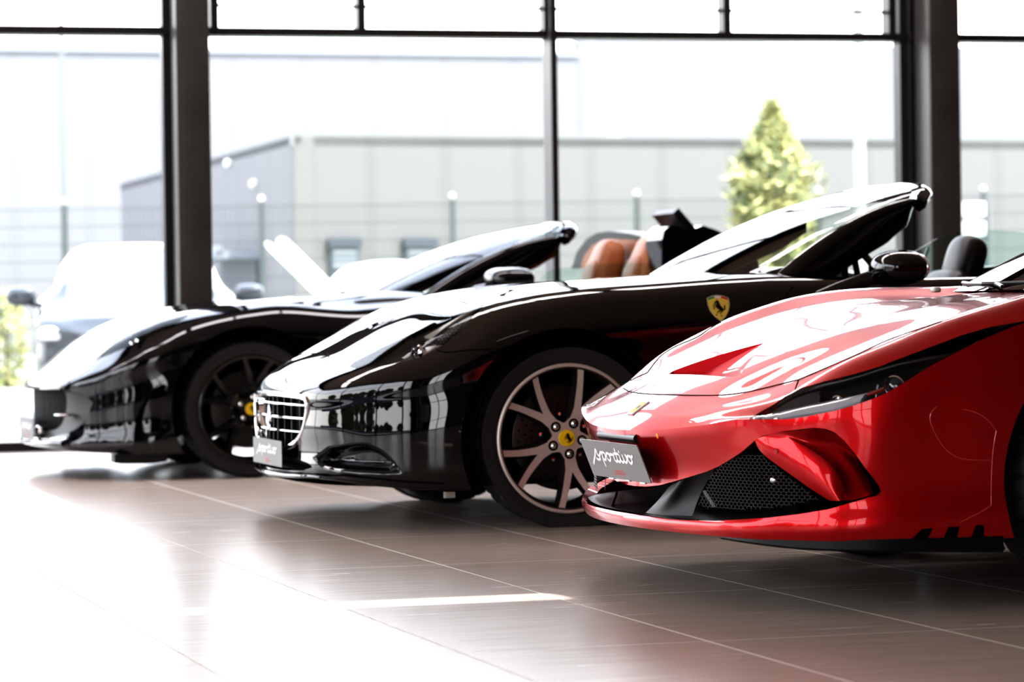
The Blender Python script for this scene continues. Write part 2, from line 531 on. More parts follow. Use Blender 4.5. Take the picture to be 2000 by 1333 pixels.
o = mb.build('ceiling', MT['ceiling_metal'], smooth=False); o.rotation_euler = (0, 0, TH)
tag(o, kind='structure')

# solid walls: behind the camera and on the right; glazed walls: back (in view) and left
mb = MB(); mb.box((GX, DEPTH-.3, 0), (S1+.3, DEPTH, CEIL+.1)); mb.box((S0-.3, DEPTH-.3, 4.55), (GX, DEPTH, CEIL+.1)); tag(fac_mesh(mb, 'wall_front', 'interior_wall', smooth=False), kind='structure')
mb = MB(); mb.box((S1, DEPTH, 0), (S1+.3, .1, CEIL+.1)); tag(fac_mesh(mb, 'wall_right', 'interior_wall', smooth=False), kind='structure')
mb = MB(); mb.box((S0, -.06, 4.55), (S1, .12, CEIL+.1)); tag(fac_mesh(mb, 'wall_back', 'frame_paint', smooth=False), kind='structure')
mb = MB(); mb.box((S0-.1, DEPTH, 4.55), (S0+.06, .1, CEIL+.1)); tag(fac_mesh(mb, 'wall_left', 'frame_paint', smooth=False), kind='structure')

ZT = 2.503
colL0 = fac_s(347, 300, -.38)[0]; colR0 = fac_s(1819, 300, -.38)[0]
colL1 = fac_s(412, 300, -.38)[0]; colR1 = fac_s(1877, 300, -.38)[0]
mulC = fac_s(1084, 300, -.16)[0]

def column(s0, s1):
    root = empty('steel_column', fac(s0, 0), FROT); tag(root, kind='structure'); w = s1-s0
    mb = MB(); mb.box((0, -.38, 0), (w, -.36, 4.9), bev=.004); mb.box((-.04, -.42, 0), (w+.04, -.06, .02)); mb.build('front_flange', MT['column_paint'], root, sharp=30)
    mb = MB(); mb.box((.006, -.36, 0), (w-.006, -.10, 4.9), bev=.006); mb.build('web', MT['lit_side_paint'], root, sharp=30)  # sides coloured lighter than the front for the window light on them
column(colL0, colL1); column(colR0, colR1)
gap = colR0-colL0
column(colL0-gap, colL1-gap)
column(colR0+gap, colR1+gap)

def window(n, s0, s1, lites=(), vents=False):
    root = empty('window_%d' % n, fac(s0, 0), FROT); tag(root, kind='structure')
    w = s1-s0; mb = MB()
    mb.box((0, -.10, 0), (w, .05, .055)); mb.box((0, -.09, ZT-.024), (w, .06, ZT+.024)); mb.box((0, -.09, 4.52), (w, .05, 4.58))
    mb.box((0, -.07, 0), (.055, .05, 4.56)); mb.box((w-.055, -.07, 0), (w, .05, 4.56))
    mb.build('frame', MT['frame_paint'], root, smooth=False)
    for x in lites:
        m2 = MB(); m2.box((x-s0-.018, -.16, 0), (x-s0+.018, .05, 4.54), bev=.004); m2.build('mullion', MT['lit_side_paint'], root, smooth=False)
        m2 = MB(); m2.box((x-s0-.019, -.168, 0), (x-s0+.019, -.158, 4.54)); m2.build('mullion_shaded_front', MT['frame_paint'], root, smooth=False)  # dark strip colours in the shade on the mullion's front face
    if vents:
        m3 = MB(); xs = vents
        for x in xs: m3.box((x-s0-.024, -.10, ZT), (x-s0+.024, .03, 4.54))
        for a_, b_ in zip(xs[:-1], xs[1:]):
            m3.box((a_-s0, -.05, ZT+.155), (b_-s0, .0, ZT+.17))
        m3.build('vent_frame', MT['frame_paint'], root, smooth=False)
    p = MB(); p.box((.03, -.012, .05), (w-.03, .012, 4.54)); p.build('pane', MT['pane_glass'], root, smooth=False)
    return root
sA = fac_s(311, 300)[0]; sA2 = fac_s(335, 300)[0]
window(1, S0+.1, sA2)
window(2, sA2+.02, fac_s(1768, 300)[0], lites=[mulC], vents=[fac_s(414, 20)[0], fac_s(700, 20)[0], fac_s(1062, 20)[0], fac_s(1411, 20)[0], fac_s(1732, 20)[0]])
window(3, fac_s(1772, 300)[0], colR0+gap)
window(4, colR0+gap+.02, S1)
# left glazed wall
def left_window(n, d0, d1):
    root = empty('window_%d' % n, fac(S0, d0), FROT); tag(root, kind='structure')
    w = d1-d0; mb = MB()
    mb.box((-.05, 0, 0), (.08, w, .12)); mb.box((-.05, 0, ZT-.04), (.08, w, ZT+.04)); mb.box((-.05, 0, 4.50), (.08, w, 4.58))
    mb.box((-.05, 0, 0), (.20, .14, 4.56))
    mb.build('frame', MT['frame_paint'], root, smooth=False)
    p = MB(); p.box((-.012, .1, .1), (.012, w, 4.52)); p.build('pane', MT['pane_glass'], root, smooth=False)
d = DEPTH; n = 5
while d < -1:
    left_window(n, d, d+5.4); d += 5.4; n += 1

root = empty('window_%d' % n, fac(S0, DEPTH-.1), FROT); tag(root, kind='structure'); w = GX-S0; mb = MB()
mb.box((0, -.05, 0), (w, .08, .12)); mb.box((0, -.05, ZT-.04), (w, .08, ZT+.04)); mb.box((0, -.05, 4.50), (w, .08, 4.58))
for x in (0., w/2-.07, w-.14): mb.box((x, -.05, 0), (x+.14, .20, 4.56))
mb.build('frame', MT['frame_paint'], root, smooth=False)
p = MB(); p.box((.1, -.012, .1), (w-.1, .012, 4.52)); p.build('pane', MT['pane_glass'], root, smooth=False)
# luminous ceiling panels in a dark grid, hung under the metal sheet
principled('light_panel', (.9, .9, .9), rough=.5, emit=(1, .94, .95), es=PANEL)
first = None
for k, (uu, vv) in enumerate([(u, v) for v in (14.6,) for u in (-2.9, .3, 3.5, 6.7)]):
    p = UB*uu+VB*vv
    if first is None:
        root = empty('ceiling_light', (p[0], p[1], CEIL-.12), TH)
        mb = MB(); mb.box((-1.5, -.5, .02), (1.5, .5, .10)); 
        for x in (-1.5, -.5, .5, 1.5): mb.box((x-.035, -.5, -.02), (x+.035, .5, .03))
        for y in (-.5, .5): mb.box((-1.5, y-.03, -.02), (1.5, y+.03, .03))
        mb.build('frame', MT['frame_paint'], root, smooth=False)
        mb = MB(); mb.box((-1.47, -.47, .0), (1.47, .47, .018)); mb.build('diffuser', MT['light_panel'], root, smooth=False)
        first = root; r = root
    else:
        r = first.copy(); COL.objects.link(r); r.location = (p[0], p[1], CEIL-.12)
        for ch in list(first.children): c = ch.copy(); COL.objects.link(c); c.parent = r
    tag(r, 'long white ceiling light panel in a dark frame above the cars', 'ceiling light', 'ceiling light panels over the showroom')
# ------------------------------------------------------------------ car body builder
class Shell:
    """closed body skin: plan outline + height field + side sections"""
    def __init__(s, org, plan, H, zb, drow, frow, core=(.5, -3.2), krow=(1, .85, .65, .45, .28, .15, .06), edge=None, fine=(-1.1, .0085), vstep=.0085, zshift=None, spl=nat_spline):
        s.org = np.array(org, float)
        plan = np.array(plan, float); s.plan = plan
        ext = np.vstack([plan[1:2]*[1, -1], plan, plan[-2:-1]*[1, -1]])
        t = chord(ext); tt = t[1:-1]
        q = np.linspace(tt[0], tt[-1], 2400)
        d = nat_spline(t, ext, q); a = chord(d)
        # stations: fine in front, coarse behind
        us = [0.]
        while us[-1] < a[-1]:
            x = np.interp(us[-1], a, d[:, 0])
            us.append(us[-1]+(fine[1] if x > fine[0] else (fine[1]*2 if x > -2.2 else .05)))
        us[-1] = a[-1]; us = np.array(us)
        P = np.stack([np.interp(us, a, d[:, 0]), np.interp(us, a, d[:, 1])], -1)
        P[0, 1] = P[-1, 1] = 0
        T = np.gradient(P, axis=0); T[0] = (0, 1); T[-1] = (0, -1)
        T /= np.linalg.norm(T, axis=1)[:, None]
        s.out = np.stack([T[:, 1], -T[:, 0]], -1)          # outward normal in plan
        s.P = P; s.us = us
        s.ctrl = np.array([np.interp(u, q, a) for u in tt])  # arc length of every plan point
        xf, xr = plan[0, 0], plan[-1, 0]
        cx = core[1]+(P[:, 0]-xr)/(xf-xr)*(core[0]-core[1])
        core_ = np.stack([cx, np.zeros_like(cx)], -1)
        zb = pchip(s.ctrl, np.array(zb, float), us)
        D = pchip(s.ctrl, np.array(drow, float), us)        # stations x frow
        rows = []
        for k in krow:
            q2 = P*(1-k)+core_*k
            z = H(q2[:, 0], q2[:, 1])
            rows.append(np.column_stack([q2, z]))
        zt = rows[-1][:, 2].copy()
        top = list(rows); side = []
        if edge is not None:                                # hard edge between top and side
            e = pchip(s.ctrl, np.array(edge, float), us)   # inset, z
            E = np.column_stack([P-s.out*e[:, :1], e[:, 1]]); E[0, 1] = E[-1, 1] = 0
            top.append(E); side.append(E); zt = e[:, 1]
        for i, f in enumerate(frow):
            z = zt*(1-f)+zb*f
            r = np.column_stack([P-s.out*D[:, i:i+1], z]); r[0, 1] = r[-1, 1] = 0
            side.append(r)
        def loft(R):
            R = np.array(R); K, n, _ = R.shape
            seg = np.linalg.norm(np.diff(R, axis=0), axis=2).mean(1); t = np.concatenate([[0], np.cumsum(seg)])
            m = max(4, int(t[-1]/vstep))
            return spl(t, R.reshape(K, -1), np.linspace(0, t[-1], m)).reshape(m, n, 3)
        G = [loft(top+side)] if edge is None else [loft(top), loft(side)]
        V = []; F = []; o = 0
        for g in G:
            g[:, 0, 1] = 0; g[:, -1, 1] = 0
            V.append(g.reshape(-1, 3)); F += grid_faces(g.shape[0], g.shape[1], o); o += g.shape[0]*g.shape[1]
        clean = lambda A: np.column_stack([A[:, 0], np.where(np.abs(A[:, 1]) < 1e-7, 0, A[:, 1]), A[:, 2]])
        s.skin = Skin(clean(np.vstack(V)), F)
        if edge is not None:                                # top and side panels stay separate
            s.top = Skin(clean(V[0]), grid_faces(G[0].shape[0], G[0].shape[1])); s.side = Skin(clean(V[1]), grid_faces(G[1].shape[0], G[1].shape[1]))
    def pix(s, V=None):
        V = s.skin.V if V is None else V
        return project(car_to_world(s.org, V))
    def cut_pix(s, poly, cond=None, which='skin'):
        """take out the part of the near half that lies behind a traced outline"""
        sk = getattr(s, which); sd = sd_poly(s.pix(sk.V), poly)
        if cond is not None: sd = np.where(cond(sk.V), sd, 50.)
        a, b = sk.cut(sd)
        setattr(s, which, b)
        return a
    def cut_sd(s, fn, which='skin'):
        sk = getattr(s, which)
        a, b = sk.cut(fn(sk.V)); setattr(s, which, b)
        return a

def smoothstep(a, b, x):
    t = np.clip((x-a)/(b-a), 0, 1); return t*t*(3-2*t)

class LineField:
    """height field through lengthwise body lines [(x', y, z)], sheared along the nose curve"""
    def __init__(s, lines, shear):
        s.sh = shear; s.L = [np.array(sorted(l), float) for l in lines]
    def __call__(s, x, y):
        x = np.asarray(x, float); shp = x.shape; ay = np.abs(np.asarray(y, float)).ravel(); xs = x.ravel()+s.sh*ay*ay
        Y = []; Z = []
        for l in s.L:
            q = np.clip(xs, l[0, 0], l[-1, 0])
            v = nat_spline(l[:, 0], l[:, 1:], q); Y.append(v[:, 0]); Z.append(v[:, 1])
        Y = np.array(Y).T; Z = np.array(Z).T; n = Y.shape[1]          # points x lines
        Yf = np.hstack([-Y[:, :0:-1], Y]); Zf = np.hstack([Z[:, :0:-1], Z]); m = Yf.shape[1]
        h = np.diff(Yf, axis=1); N = len(ay)
        A = np.zeros((N, m, m)); B = np.zeros((N, m))
        A[:, 0, 0] = A[:, -1, -1] = 1
        for i in range(1, m-1):
            A[:, i, i-1] = h[:, i-1]; A[:, i, i] = 2*(h[:, i-1]+h[:, i]); A[:, i, i+1] = h[:, i]
            B[:, i] = 6*((Zf[:, i+1]-Zf[:, i])/h[:, i]-(Zf[:, i]-Zf[:, i-1])/h[:, i-1])
        M_ = np.linalg.solve(A, B[..., None])[..., 0]
        k = np.clip((ay[:, None] >= Yf).sum(1)-1, n-1, m-2); r = np.arange(N)
        hk = h[r, k]; a = Yf[r, k+1]-ay; b = ay-Yf[r, k]
        z = (M_[r, k]*a**3+M_[r, k+1]*b**3)/(6*hk)+(Zf[r, k]/hk-M_[r, k]*hk/6)*a+(Zf[r, k+1]/hk-M_[r, k+1]*hk/6)*b
        # straight run-out beyond the last line
        over = ay > Yf[r, -1]
        sl = (Zf[:, -1]-Zf[:, -2])/h[:, -1]
        z = np.where(over, Zf[:, -1]+sl*(ay-Yf[:, -1]), z)
        return z.reshape(shp)

def flange(sk, depth, cond=None, axis=None, taper=0.):
    sk = outward(sk)
    """return faces that give the cut edges of a skin a visible thickness (towards the inside)"""
    N = sk.normals(); E = [e for e in sk.boundary() if cond is None or (cond(sk.V[e[0]]) and cond(sk.V[e[1]]))]
    m = {}; V = list(map(tuple, sk.V)); F = list(sk.F)
    for i in {i for e in E for i in e}:
        n = N[i] if axis is None else -np.asarray(axis(sk.V[i]), float)
        m[i] = len(V); V.append(tuple(sk.V[i]-n*depth))
    nb = len(F)
    for i, j in E: F.append((i, j, m[j], m[i]))
    return Skin(np.array(V), F)

def outward(sk):
    """flip so that normals point away from the inside of the car"""
    n = 0
    for f in sk.F[::7]:
        p, q, r = sk.V[f[0]], sk.V[f[1]], sk.V[f[2]]
        c = np.cross(q-p, r-p); w = p-np.array([min(p[0], .2), 0, .3])
        n += 1 if c @ w > 0 else -1
    if n < 0: sk.F = [f[::-1] for f in sk.F]
    return sk

def skin_obj(name, sk, mat, parent, both=True, sharp=40, offset=0., label=None):
    sk = outward(sk.compact())
    if offset: sk = Skin(sk.V+sk.normals()*offset, sk.F)
    if both == 'pair':                      # one object on each side of the car
        skin_obj(name, Skin(sk.V*[1, -1, 1], [f[::-1] for f in sk.F]), mat, parent, False, sharp, 0, label)
    if both is True: sk = sk.mirrored()
    elif both == 'far': sk = Skin(sk.V*[1, -1, 1], [f[::-1] for f in sk.F])
    o = mesh(name, sk.V, sk.F, mat, parent, True)
    if sharp: o.data.set_sharp_from_angle(angle=math.radians(sharp))
    if label: o['label'] = label
    return o

class Tracer:
    """finds the place on a body panel that a traced line of the photograph shows"""
    def __init__(s, org, skin):
        s.org = np.array(org, float); skin = skin.mirrored()
        s.bvh = BVHTree.FromPolygons([tuple(v) for v in skin.V], skin.F)
        s.o = Vector(CM @ (CAM-s.org))
    def __call__(s, px, py):
        d = Vector(CM @ ray(px, py)).normalized()
        h = s.bvh.ray_cast(s.o, d)
        if h[0] is None:
            h = s.bvh.find_nearest(s.o+d*8)
            # nearest approach along the ray
            best = None
            for t in np.linspace(6.5, 17, 400):
                p = s.o+d*t; r = s.bvh.find_nearest(p)
                if r[0] is not None and (best is None or r[3] < best[3]): best = r
            h = best
        n = h[1]
        if n.dot(d) > 0: n = -n
        return np.array(h[0]), np.array(n)
    def line(s, pts, n=None, lift=0.):
        pts = smooth_line([(x, y, 0) for x, y in pts], n)[:, :2] if n else pts
        out = []
        for x, y in pts:
            p, nn = s(x, y); out.append(p+nn*lift)
        return np.array(out)

def seam(mb, P, r=.0022, mi=0, both=False):
    mb.tube(P, r, n=6, mi=mi)
    if both: mb.tube(P*[1, -1, 1], r, n=6, mi=mi)

# ------------------------------------------------------------------ emblem shapes
HORSE = [  # rearing horse, facing left, in a unit box (x right, z up)
    [(-.02,.93),(.03,.99),(.06,.93),(.12,.90),(.17,.83),(.18,.74),(.22,.66),(.25,.56),(.33,.49),(.40,.42),(.43,.34),(.41,.26),(.36,.20),(.30,.19),(.24,.24),(.17,.27),(.10,.33),(.02,.36),(-.05,.42),(-.10,.50),(-.11,.58),(-.06,.66),(-.03,.73),(-.06,.77),(-.13,.73),(-.19,.71),(-.23,.75),(-.20,.80),(-.13,.86),(-.08,.91)],
    [(-.08,.60),(-.17,.64),(-.27,.60),(-.31,.51),(-.35,.50),(-.34,.56),(-.29,.66),(-.18,.71),(-.06,.68)],
    [(-.06,.53),(-.16,.50),(-.25,.44),(-.24,.35),(-.28,.33),(-.32,.39),(-.30,.47),(-.20,.56),(-.07,.59)],
    [(.26,.28),(.34,.22),(.30,.13),(.20,.09),(.17,.02),(.10,.00),(.11,.05),(.15,.12),(.22,.17)],
    [(.18,.30),(.22,.22),(.12,.17),(.02,.16),(-.04,.07),(-.12,.06),(-.09,.11),(-.03,.20),(.06,.25)],
    [(.36,.36),(.44,.34),(.50,.40),(.49,.52),(.53,.60),(.58,.66),(.58,.56),(.57,.48),(.58,.38),(.52,.29),(.43,.27),(.38,.30)],
]
def flat_shape(mb, polys, sx, sz, mat4, y=0., thick=.0006, mi=0):
    for p in polys:
        mb.prism([(x*sx, (z-.5)*sz) for x, z in p], y-thick, y, mi, mat=mat4)

SCRIPT = [  # brush lettering of the word on the plates, unit height about 1, x from 0 to 4.3
    [(-.28,-.50),(.0,.02),(.26,.50),(.50,.95),(.52,.74),(.50,.56),(.62,.36),(.68,.18),(.58,.02),(.40,.0),(.28,.10)],
    [(.64,.30),(.80,.55),(.98,.78),(1.02,.60),(.98,.1),(1.02,-.55)],
    [(1.0,.5),(1.15,.78),(1.32,.72),(1.33,.35),(1.20,.05),(1.03,.10)],
    [(1.75,.68),(1.60,.74),(1.48,.50),(1.50,.18),(1.64,.02),(1.80,.18),(1.82,.50),(1.73,.72),(1.90,.62),(2.04,.72)],
    [(2.04,.78),(2.10,.66),(2.24,.66),(2.26,.40),(2.28,.12),(2.40,.02),(2.52,.22)],
    [(2.58,1.25),(2.56,.7),(2.56,.25),(2.66,.03),(2.80,.12),(2.88,.40)],
    [(2.36,.78),(2.82,.80)],
    [(2.90,.72),(2.92,.28),(3.02,.03),(3.16,.12),(3.24,.40)],
    [(2.94,.98),(2.99,1.04)],
    [(3.22,.74),(3.26,.30),(3.36,.03),(3.50,.16),(3.58,.50),(3.54,.78),(3.66,.62)],
    [(3.98,.66),(3.82,.74),(3.70,.50),(3.72,.18),(3.86,.02),(4.02,.16),(4.06,.48),(3.96,.74),(4.12,.66),(4.28,.80)],
]
def dealer_plate(parent, c, xax, up, w, h, lscale=1.0):
    """grey dealer plate: white brush script over small red capitals"""
    xax = Vector(xax).normalized(); up = Vector(up).normalized(); nrm = xax.cross(up).normalized()   # towards the viewer
    M4 = Matrix((( xax.x, -nrm.x, up.x, c[0]), (xax.y, -nrm.y, up.y, c[1]), (xax.z, -nrm.z, up.z, c[2]), (0, 0, 0, 1)))
    r = .007
    def rr(w, h, r):
        pts = []
        for cx, cz, a0 in ((w/2-r, h/2-r, 0), (-w/2+r, h/2-r, 90), (-w/2+r, -h/2+r, 180), (w/2-r, -h/2+r, 270)):
            for k in range(5): pts.append((cx+r*math.cos(math.radians(a0+k*22.5)), cz+r*math.sin(math.radians(a0+k*22.5))))
        return pts
    mb = MB(); mb.prism(rr(w, h, r), 0, .003, mat=M4)
    pl = mb.build('licence_plate', MT['plate_grey'], parent, sharp=30)
    pl['label'] = 'grey dealer plate with white script reading sportivo above small red capitals'
    s = w*.166*lscale; sz = h*.285; mb = MB()
    x0 = -2.15*s
    for st in SCRIPT:
        q = smooth_line([(x, z, 0) for x, z in st], 5*len(st)) if len(st) > 2 else np.array([(x, z, 0) for x, z in st])
        wd = h*.034
        P = [(x0+p[0]*s+p[1]*sz*.10, p[1]*sz) for p in q]
        for i in range(len(P)-1):
            a = Vector((P[i][0], 0, P[i][1])); b = Vector((P[i+1][0], 0, P[i+1][1])); t = b-a
            if t.length < 1e-6: continue
            t.normalize(); nn = Vector((-t.z, 0, t.x))*wd; e = t*wd*.5
            v = [a-nn-e, b-nn+e, b+nn+e, a+nn-e]
            y = -.0008-.00002*(i % 7)
            mb.add([tuple(M4 @ Vector((p.x, y, p.z-.02*h))) for p in v], [(0, 1, 2, 3)])
    mb.build('script_lettering', MT['script_white'], pl, smooth=False)
    cu = bpy.data.curves.new('t', 'FONT'); cu.body = 'LEIPZIG'; cu.align_x = 'CENTER'; cu.size = h*.20*lscale; cu.space_character = 1.08
    to = bpy.data.objects.new('t', cu); COL.objects.link(to)
    bpy.context.view_layer.update()
    me = bpy.data.meshes.new_from_object(to.evaluated_get(bpy.context.evaluated_depsgraph_get()))
    bpy.data.objects.remove(to); bpy.data.curves.remove(cu)
    V = [M4 @ Vector((v.co.x*1.12+.012*w, -.0009, v.co.y-h*.385)) for v in me.vertices]
    F = [tuple(p.vertices) for p in me.polygons]
    mesh('city_lettering', V, F, MT['letter_red'], pl, smooth=False); bpy.data.meshes.remove(me)
    return pl

# ------------------------------------------------------------------ wheels
def wheel(parent, cx, y_out, r, rr, style, far=False, steer=0., axis0=189., width=.245, name='wheel', detail=True):
    """y_out: lateral place of the tyre's outer face; built facing +Y of the car"""
    root = empty(name, (cx, y_out, r), (PI if far else 0), parent)
    root.location = (cx, -y_out if far else y_out, r)
    W = width
    # tyre (the axle is the Y axis, outside at y=0, inside at y=-W)
    prof = [(rr-.004, -.020), (rr+.004, -.010), (rr+.012, -.006), (rr+.020, -.0045), (rr+.045, -.0005), (rr+.060, .0), (r-.030, -.004), (r-.016, -.010), (r-.006, -.020), (r-.0005, -.036),
            (r, -.06), (r, -.085), (r-.006, -.0865), (r-.006, -.0935), (r, -.095), (r, -W+.095), (r-.006, -W+.0935), (r-.006, -W+.0865), (r, -W+.085), (r, -W+.05), (r-.0005, -W+.036),
            (r-.016, -W+.012), (r-.05, -W), (rr+.01, -W+.01), (rr-.004, -W+.02)]
    n = 216; mb = MB(); mb.lathe(prof, n)
    P = len(prof)
    for k in range(n):
        if k % 6 == 0:                       # cross grooves on the tread shoulders
            for i in (8, 9, 10, 11, 19, 20):
                x, y, z = mb.v[k*P+i]; R = math.hypot(x, z); f = (R-.007)/R
                mb.v[k*P+i] = (x*f, y-(.002 if i < 10 else 0), z*f)
    mb.build('tyre', MT['rubber'], root, sharp=28)
    face = MT['machined_alloy'] if style == 'silver' else MT['black_alloy']
    dark = MT['dark_alloy'] if style == 'silver' else MT['black_alloy']
    mb = MB()
    lip = [(rr-.006, -.004), (rr+.001, -.006), (rr+.004, -.012), (rr+.002, -.020)]
    mb.lathe([(rr-.020, -.022), (rr-.016, -.008), (rr-.010, -.004)], 96, 1)
    mb.lathe([(rr-.010, -.004), (rr-.004, -.003), (rr+.002, -.006), (rr+.003, -.014)], 96, 0)
    mb.lathe([(rr-.020, -.022), (rr-.026, -.05), (rr-.03, -.11), (rr-.024, -.16), (rr-.02, -W+.01), (rr+.004, -W+.012)], 96, 1)
    hubr = .083; yh = -.036
    def spoke(a, a_root, w0=.031, w1=.0215):
        # one arm from the hub to the rim, front face machined, flanks dark, section deepening inwards
        L = []; R_ = []; LB = []; RB = []
        for t in np.linspace(0, 1, 9):
            rad = hubr*.78+(rr-.010-hubr*.78)*t
            an = math.radians(a_root+(a-a_root)*min(1, max(0, (t-.24)/.76)**.75))
            wd = (w0*(1-t)+w1*t)*(1+.35*max(0, t-.8)/.2*.5)
            y = yh+(-.010-yh)*t**1.3-.006*math.sin(PI*t)
            cx_, cz_ = rad*math.cos(an), rad*math.sin(an); tx, tz = -math.sin(an), math.cos(an)
            dp = .050*(1-t)+.034*t
            L.append((cx_-tx*wd/2, y, cz_-tz*wd/2)); R_.append((cx_+tx*wd/2, y, cz_+tz*wd/2))
            LB.append((cx_-tx*wd*.85, y-dp, cz_-tz*wd*.85)); RB.append((cx_+tx*wd*.85, y-dp, cz_+tz*wd*.85))
        V = L+R_+LB+RB; n = 9; F = []; M = []
        for i in range(n-1):
            F.append((i, i+1, n+i+1, n+i)); M.append(0)
            F.append((i, 2*n+i, 2*n+i+1, i+1)); M.append(1)
            F.append((n+i, n+i+1, 3*n+i+1, 3*n+i)); M.append(1)
            F.append((2*n+i, 3*n+i, 3*n+i+1, 2*n+i+1)); M.append(1)
        b = len(mb.v); mb.v += V; mb.f += [tuple(b+i for i in f) for f in F]; mb.m += M
    for k in range(5):
        ax = axis0+72*k
        for sgn in (-1, 1): spoke(ax+sgn*16.2, ax+sgn*4.6)
    # hub: pentagon star with bolt pockets between
    hub = []
    for k in range(60):
        an = 6*k; d = math.cos(math.radians(5*(an-axis0)))
        R = .074+.017*d
        hub.append((R*math.cos(math.radians(an)), R*math.sin(math.radians(an))))
    mb.prism(hub, yh+.0, yh-.055, 0, mside=1)
    for k in range(5):
        an = math.radians(axis0+72*k)
        c = Matrix.Translation((.0585*math.cos(an), 0, .0585*math.sin(an)))
        mb.lathe([(.0185, yh+.0012), (.0135, yh+.0012), (.0001, yh+.0010)], 24, 2, mat=c)
    mb.build('rim', face, root, sharp=30, mats=[face, dark, MT['void_black']])
    mb = MB(); mb.lathe([(.0115, .001), (.0115, .004), (.0085, .0055), (.0085, .011), (.005, .0145), (.0001, .015)], 18, 0)
    bolt = mb.build('wheel_bolt', MT['chrome'], root)
    for k in range(5):
        an = math.radians(axis0+72*k); o = bolt if k == 0 else link(bolt.copy(), root)
        o.location = (.0585*math.cos(an), yh, .0585*math.sin(an))
    mb = MB(); mb.lathe([(.0305, yh-.002), (.0305, yh+.004), (.029, yh+.006), (.0001, yh+.0065)], 40)
    cap = mb.build('centre_cap', MT['badge_yellow'], root); cap['label'] = 'yellow centre cap with black rearing horse'
    mb = MB(); flat_shape(mb, HORSE, -.034, .040, Matrix.Translation((-.002, 0, 0)) @ Matrix.Rotation(PI, 4, 'Z') @ Matrix.Scale(-1, 4, (1, 0, 0)) @ Matrix.Translation((0, -yh-.0068, 0)), thick=.0005)
    mb.build('emblem', MT['emblem_black'], cap, smooth=False)
    if detail:
        mb = MB(); mb.lathe([(.075, -.085), (.185, -.083), (.192, -.086), (.192, -.112), (.185, -.115), (.075, -.113)], 72)
        for k in range(10):
            an = math.radians(36*k+9); mb.lathe([(.008, -.078), (.006, -.074), (.0001, -.073)], 10, 1, mat=Matrix.Translation((.088*math.cos(an), 0, .088*math.sin(an))))
        for k in range(26):
            for q, rad in enumerate((.12, .145, .168)):
                an = math.radians(k*360/26+q*5); mb.lathe([(.0042, -.0832), (.0001, -.0834)], 8, 2, mat=Matrix.Translation((rad*math.cos(an), .0004, rad*math.sin(an))))
        mb.lathe([(.078, -.112), (.078, -.074), (.06, -.068), (.0001, -.068)], 40, 2)
        mb.build('brake_disc', MT['disc_steel'], root, mats=[MT['disc_steel'], MT['chrome'], MT['void_black']])
        mb = MB(); mb.lathe([(.115, -.06), (.2, -.06), (.205, -.075), (.205, -.125), (.115, -.13)], 20, closed=True, a0=math.radians(140), a1=math.radians(215))
        mb.build('brake_caliper', MT['caliper_red'], root)
    return root

def rotated_disc_backing(parent, cx, y, r, depth, name='wheel_arch_liner', cz=None, full=True):
    """dark inner lining of a wheel arch"""
    for sg in (1, -1):
        mb = MB(); M4 = Matrix.Translation((cx, 0, cz)) @ Matrix.Scale(sg, 4, (0, 1, 0))
        mb.lathe([(r, y), (r+.015, y-.05), (r+.015, y-depth), (.05, y-depth)], 40, mat=M4, a0=math.radians(-28), a1=math.radians(208))
        mb.build(name, MT['matte_black'], parent)

# ------------------------------------------------------------------ shared car parts
def superell(c, r, e=(.6, .6), nu=40, nv=24, mat=None, warp=None):
    """rounded block: superellipsoid with centre c and half sizes r"""
    sg = lambda v, p: math.copysign(abs(v)**p, v)
    V = []; F = []
    for i in range(nv+1):
        la = -PI/2+PI*i/nv
        for j in range(nu):
            lo = 2*PI*j/nu
            p = [sg(math.cos(la), e[0])*sg(math.cos(lo), e[1]), sg(math.cos(la), e[0])*sg(math.sin(lo), e[1]), sg(math.sin(la), e[0])]
            if warp: p = warp(*p)
            p = Vector((p[0]*r[0], p[1]*r[1], p[2]*r[2]))
            if mat is not None: p = mat @ p
            V.append((p[0]+c[0], p[1]+c[1], p[2]+c[2]))
    for i in range(nv):
        for j in range(nu):
            F.append((i*nu+j, i*nu+(j+1) % nu, (i+1)*nu+(j+1) % nu, (i+1)*nu+j))
    return V, F

def sweep(mb, pts, secs, closed_sec=True, mi=0):
    """skin a list of sections (each a list of 3D points) into a strip"""
    n = len(secs[0]); V = [p for s in secs for p in s]; F = []
    for i in range(len(secs)-1):
        for k in range(n if closed_sec else n-1):
            F.append((i*n+k, i*n+(k+1) % n, (i+1)*n+(k+1) % n, (i+1)*n+k))
    if closed_sec:
        F.append(tuple(range(n))[::-1]); F.append(tuple((len(secs)-1)*n+k for k in range(n)))
    mb.add(V, F, mi)

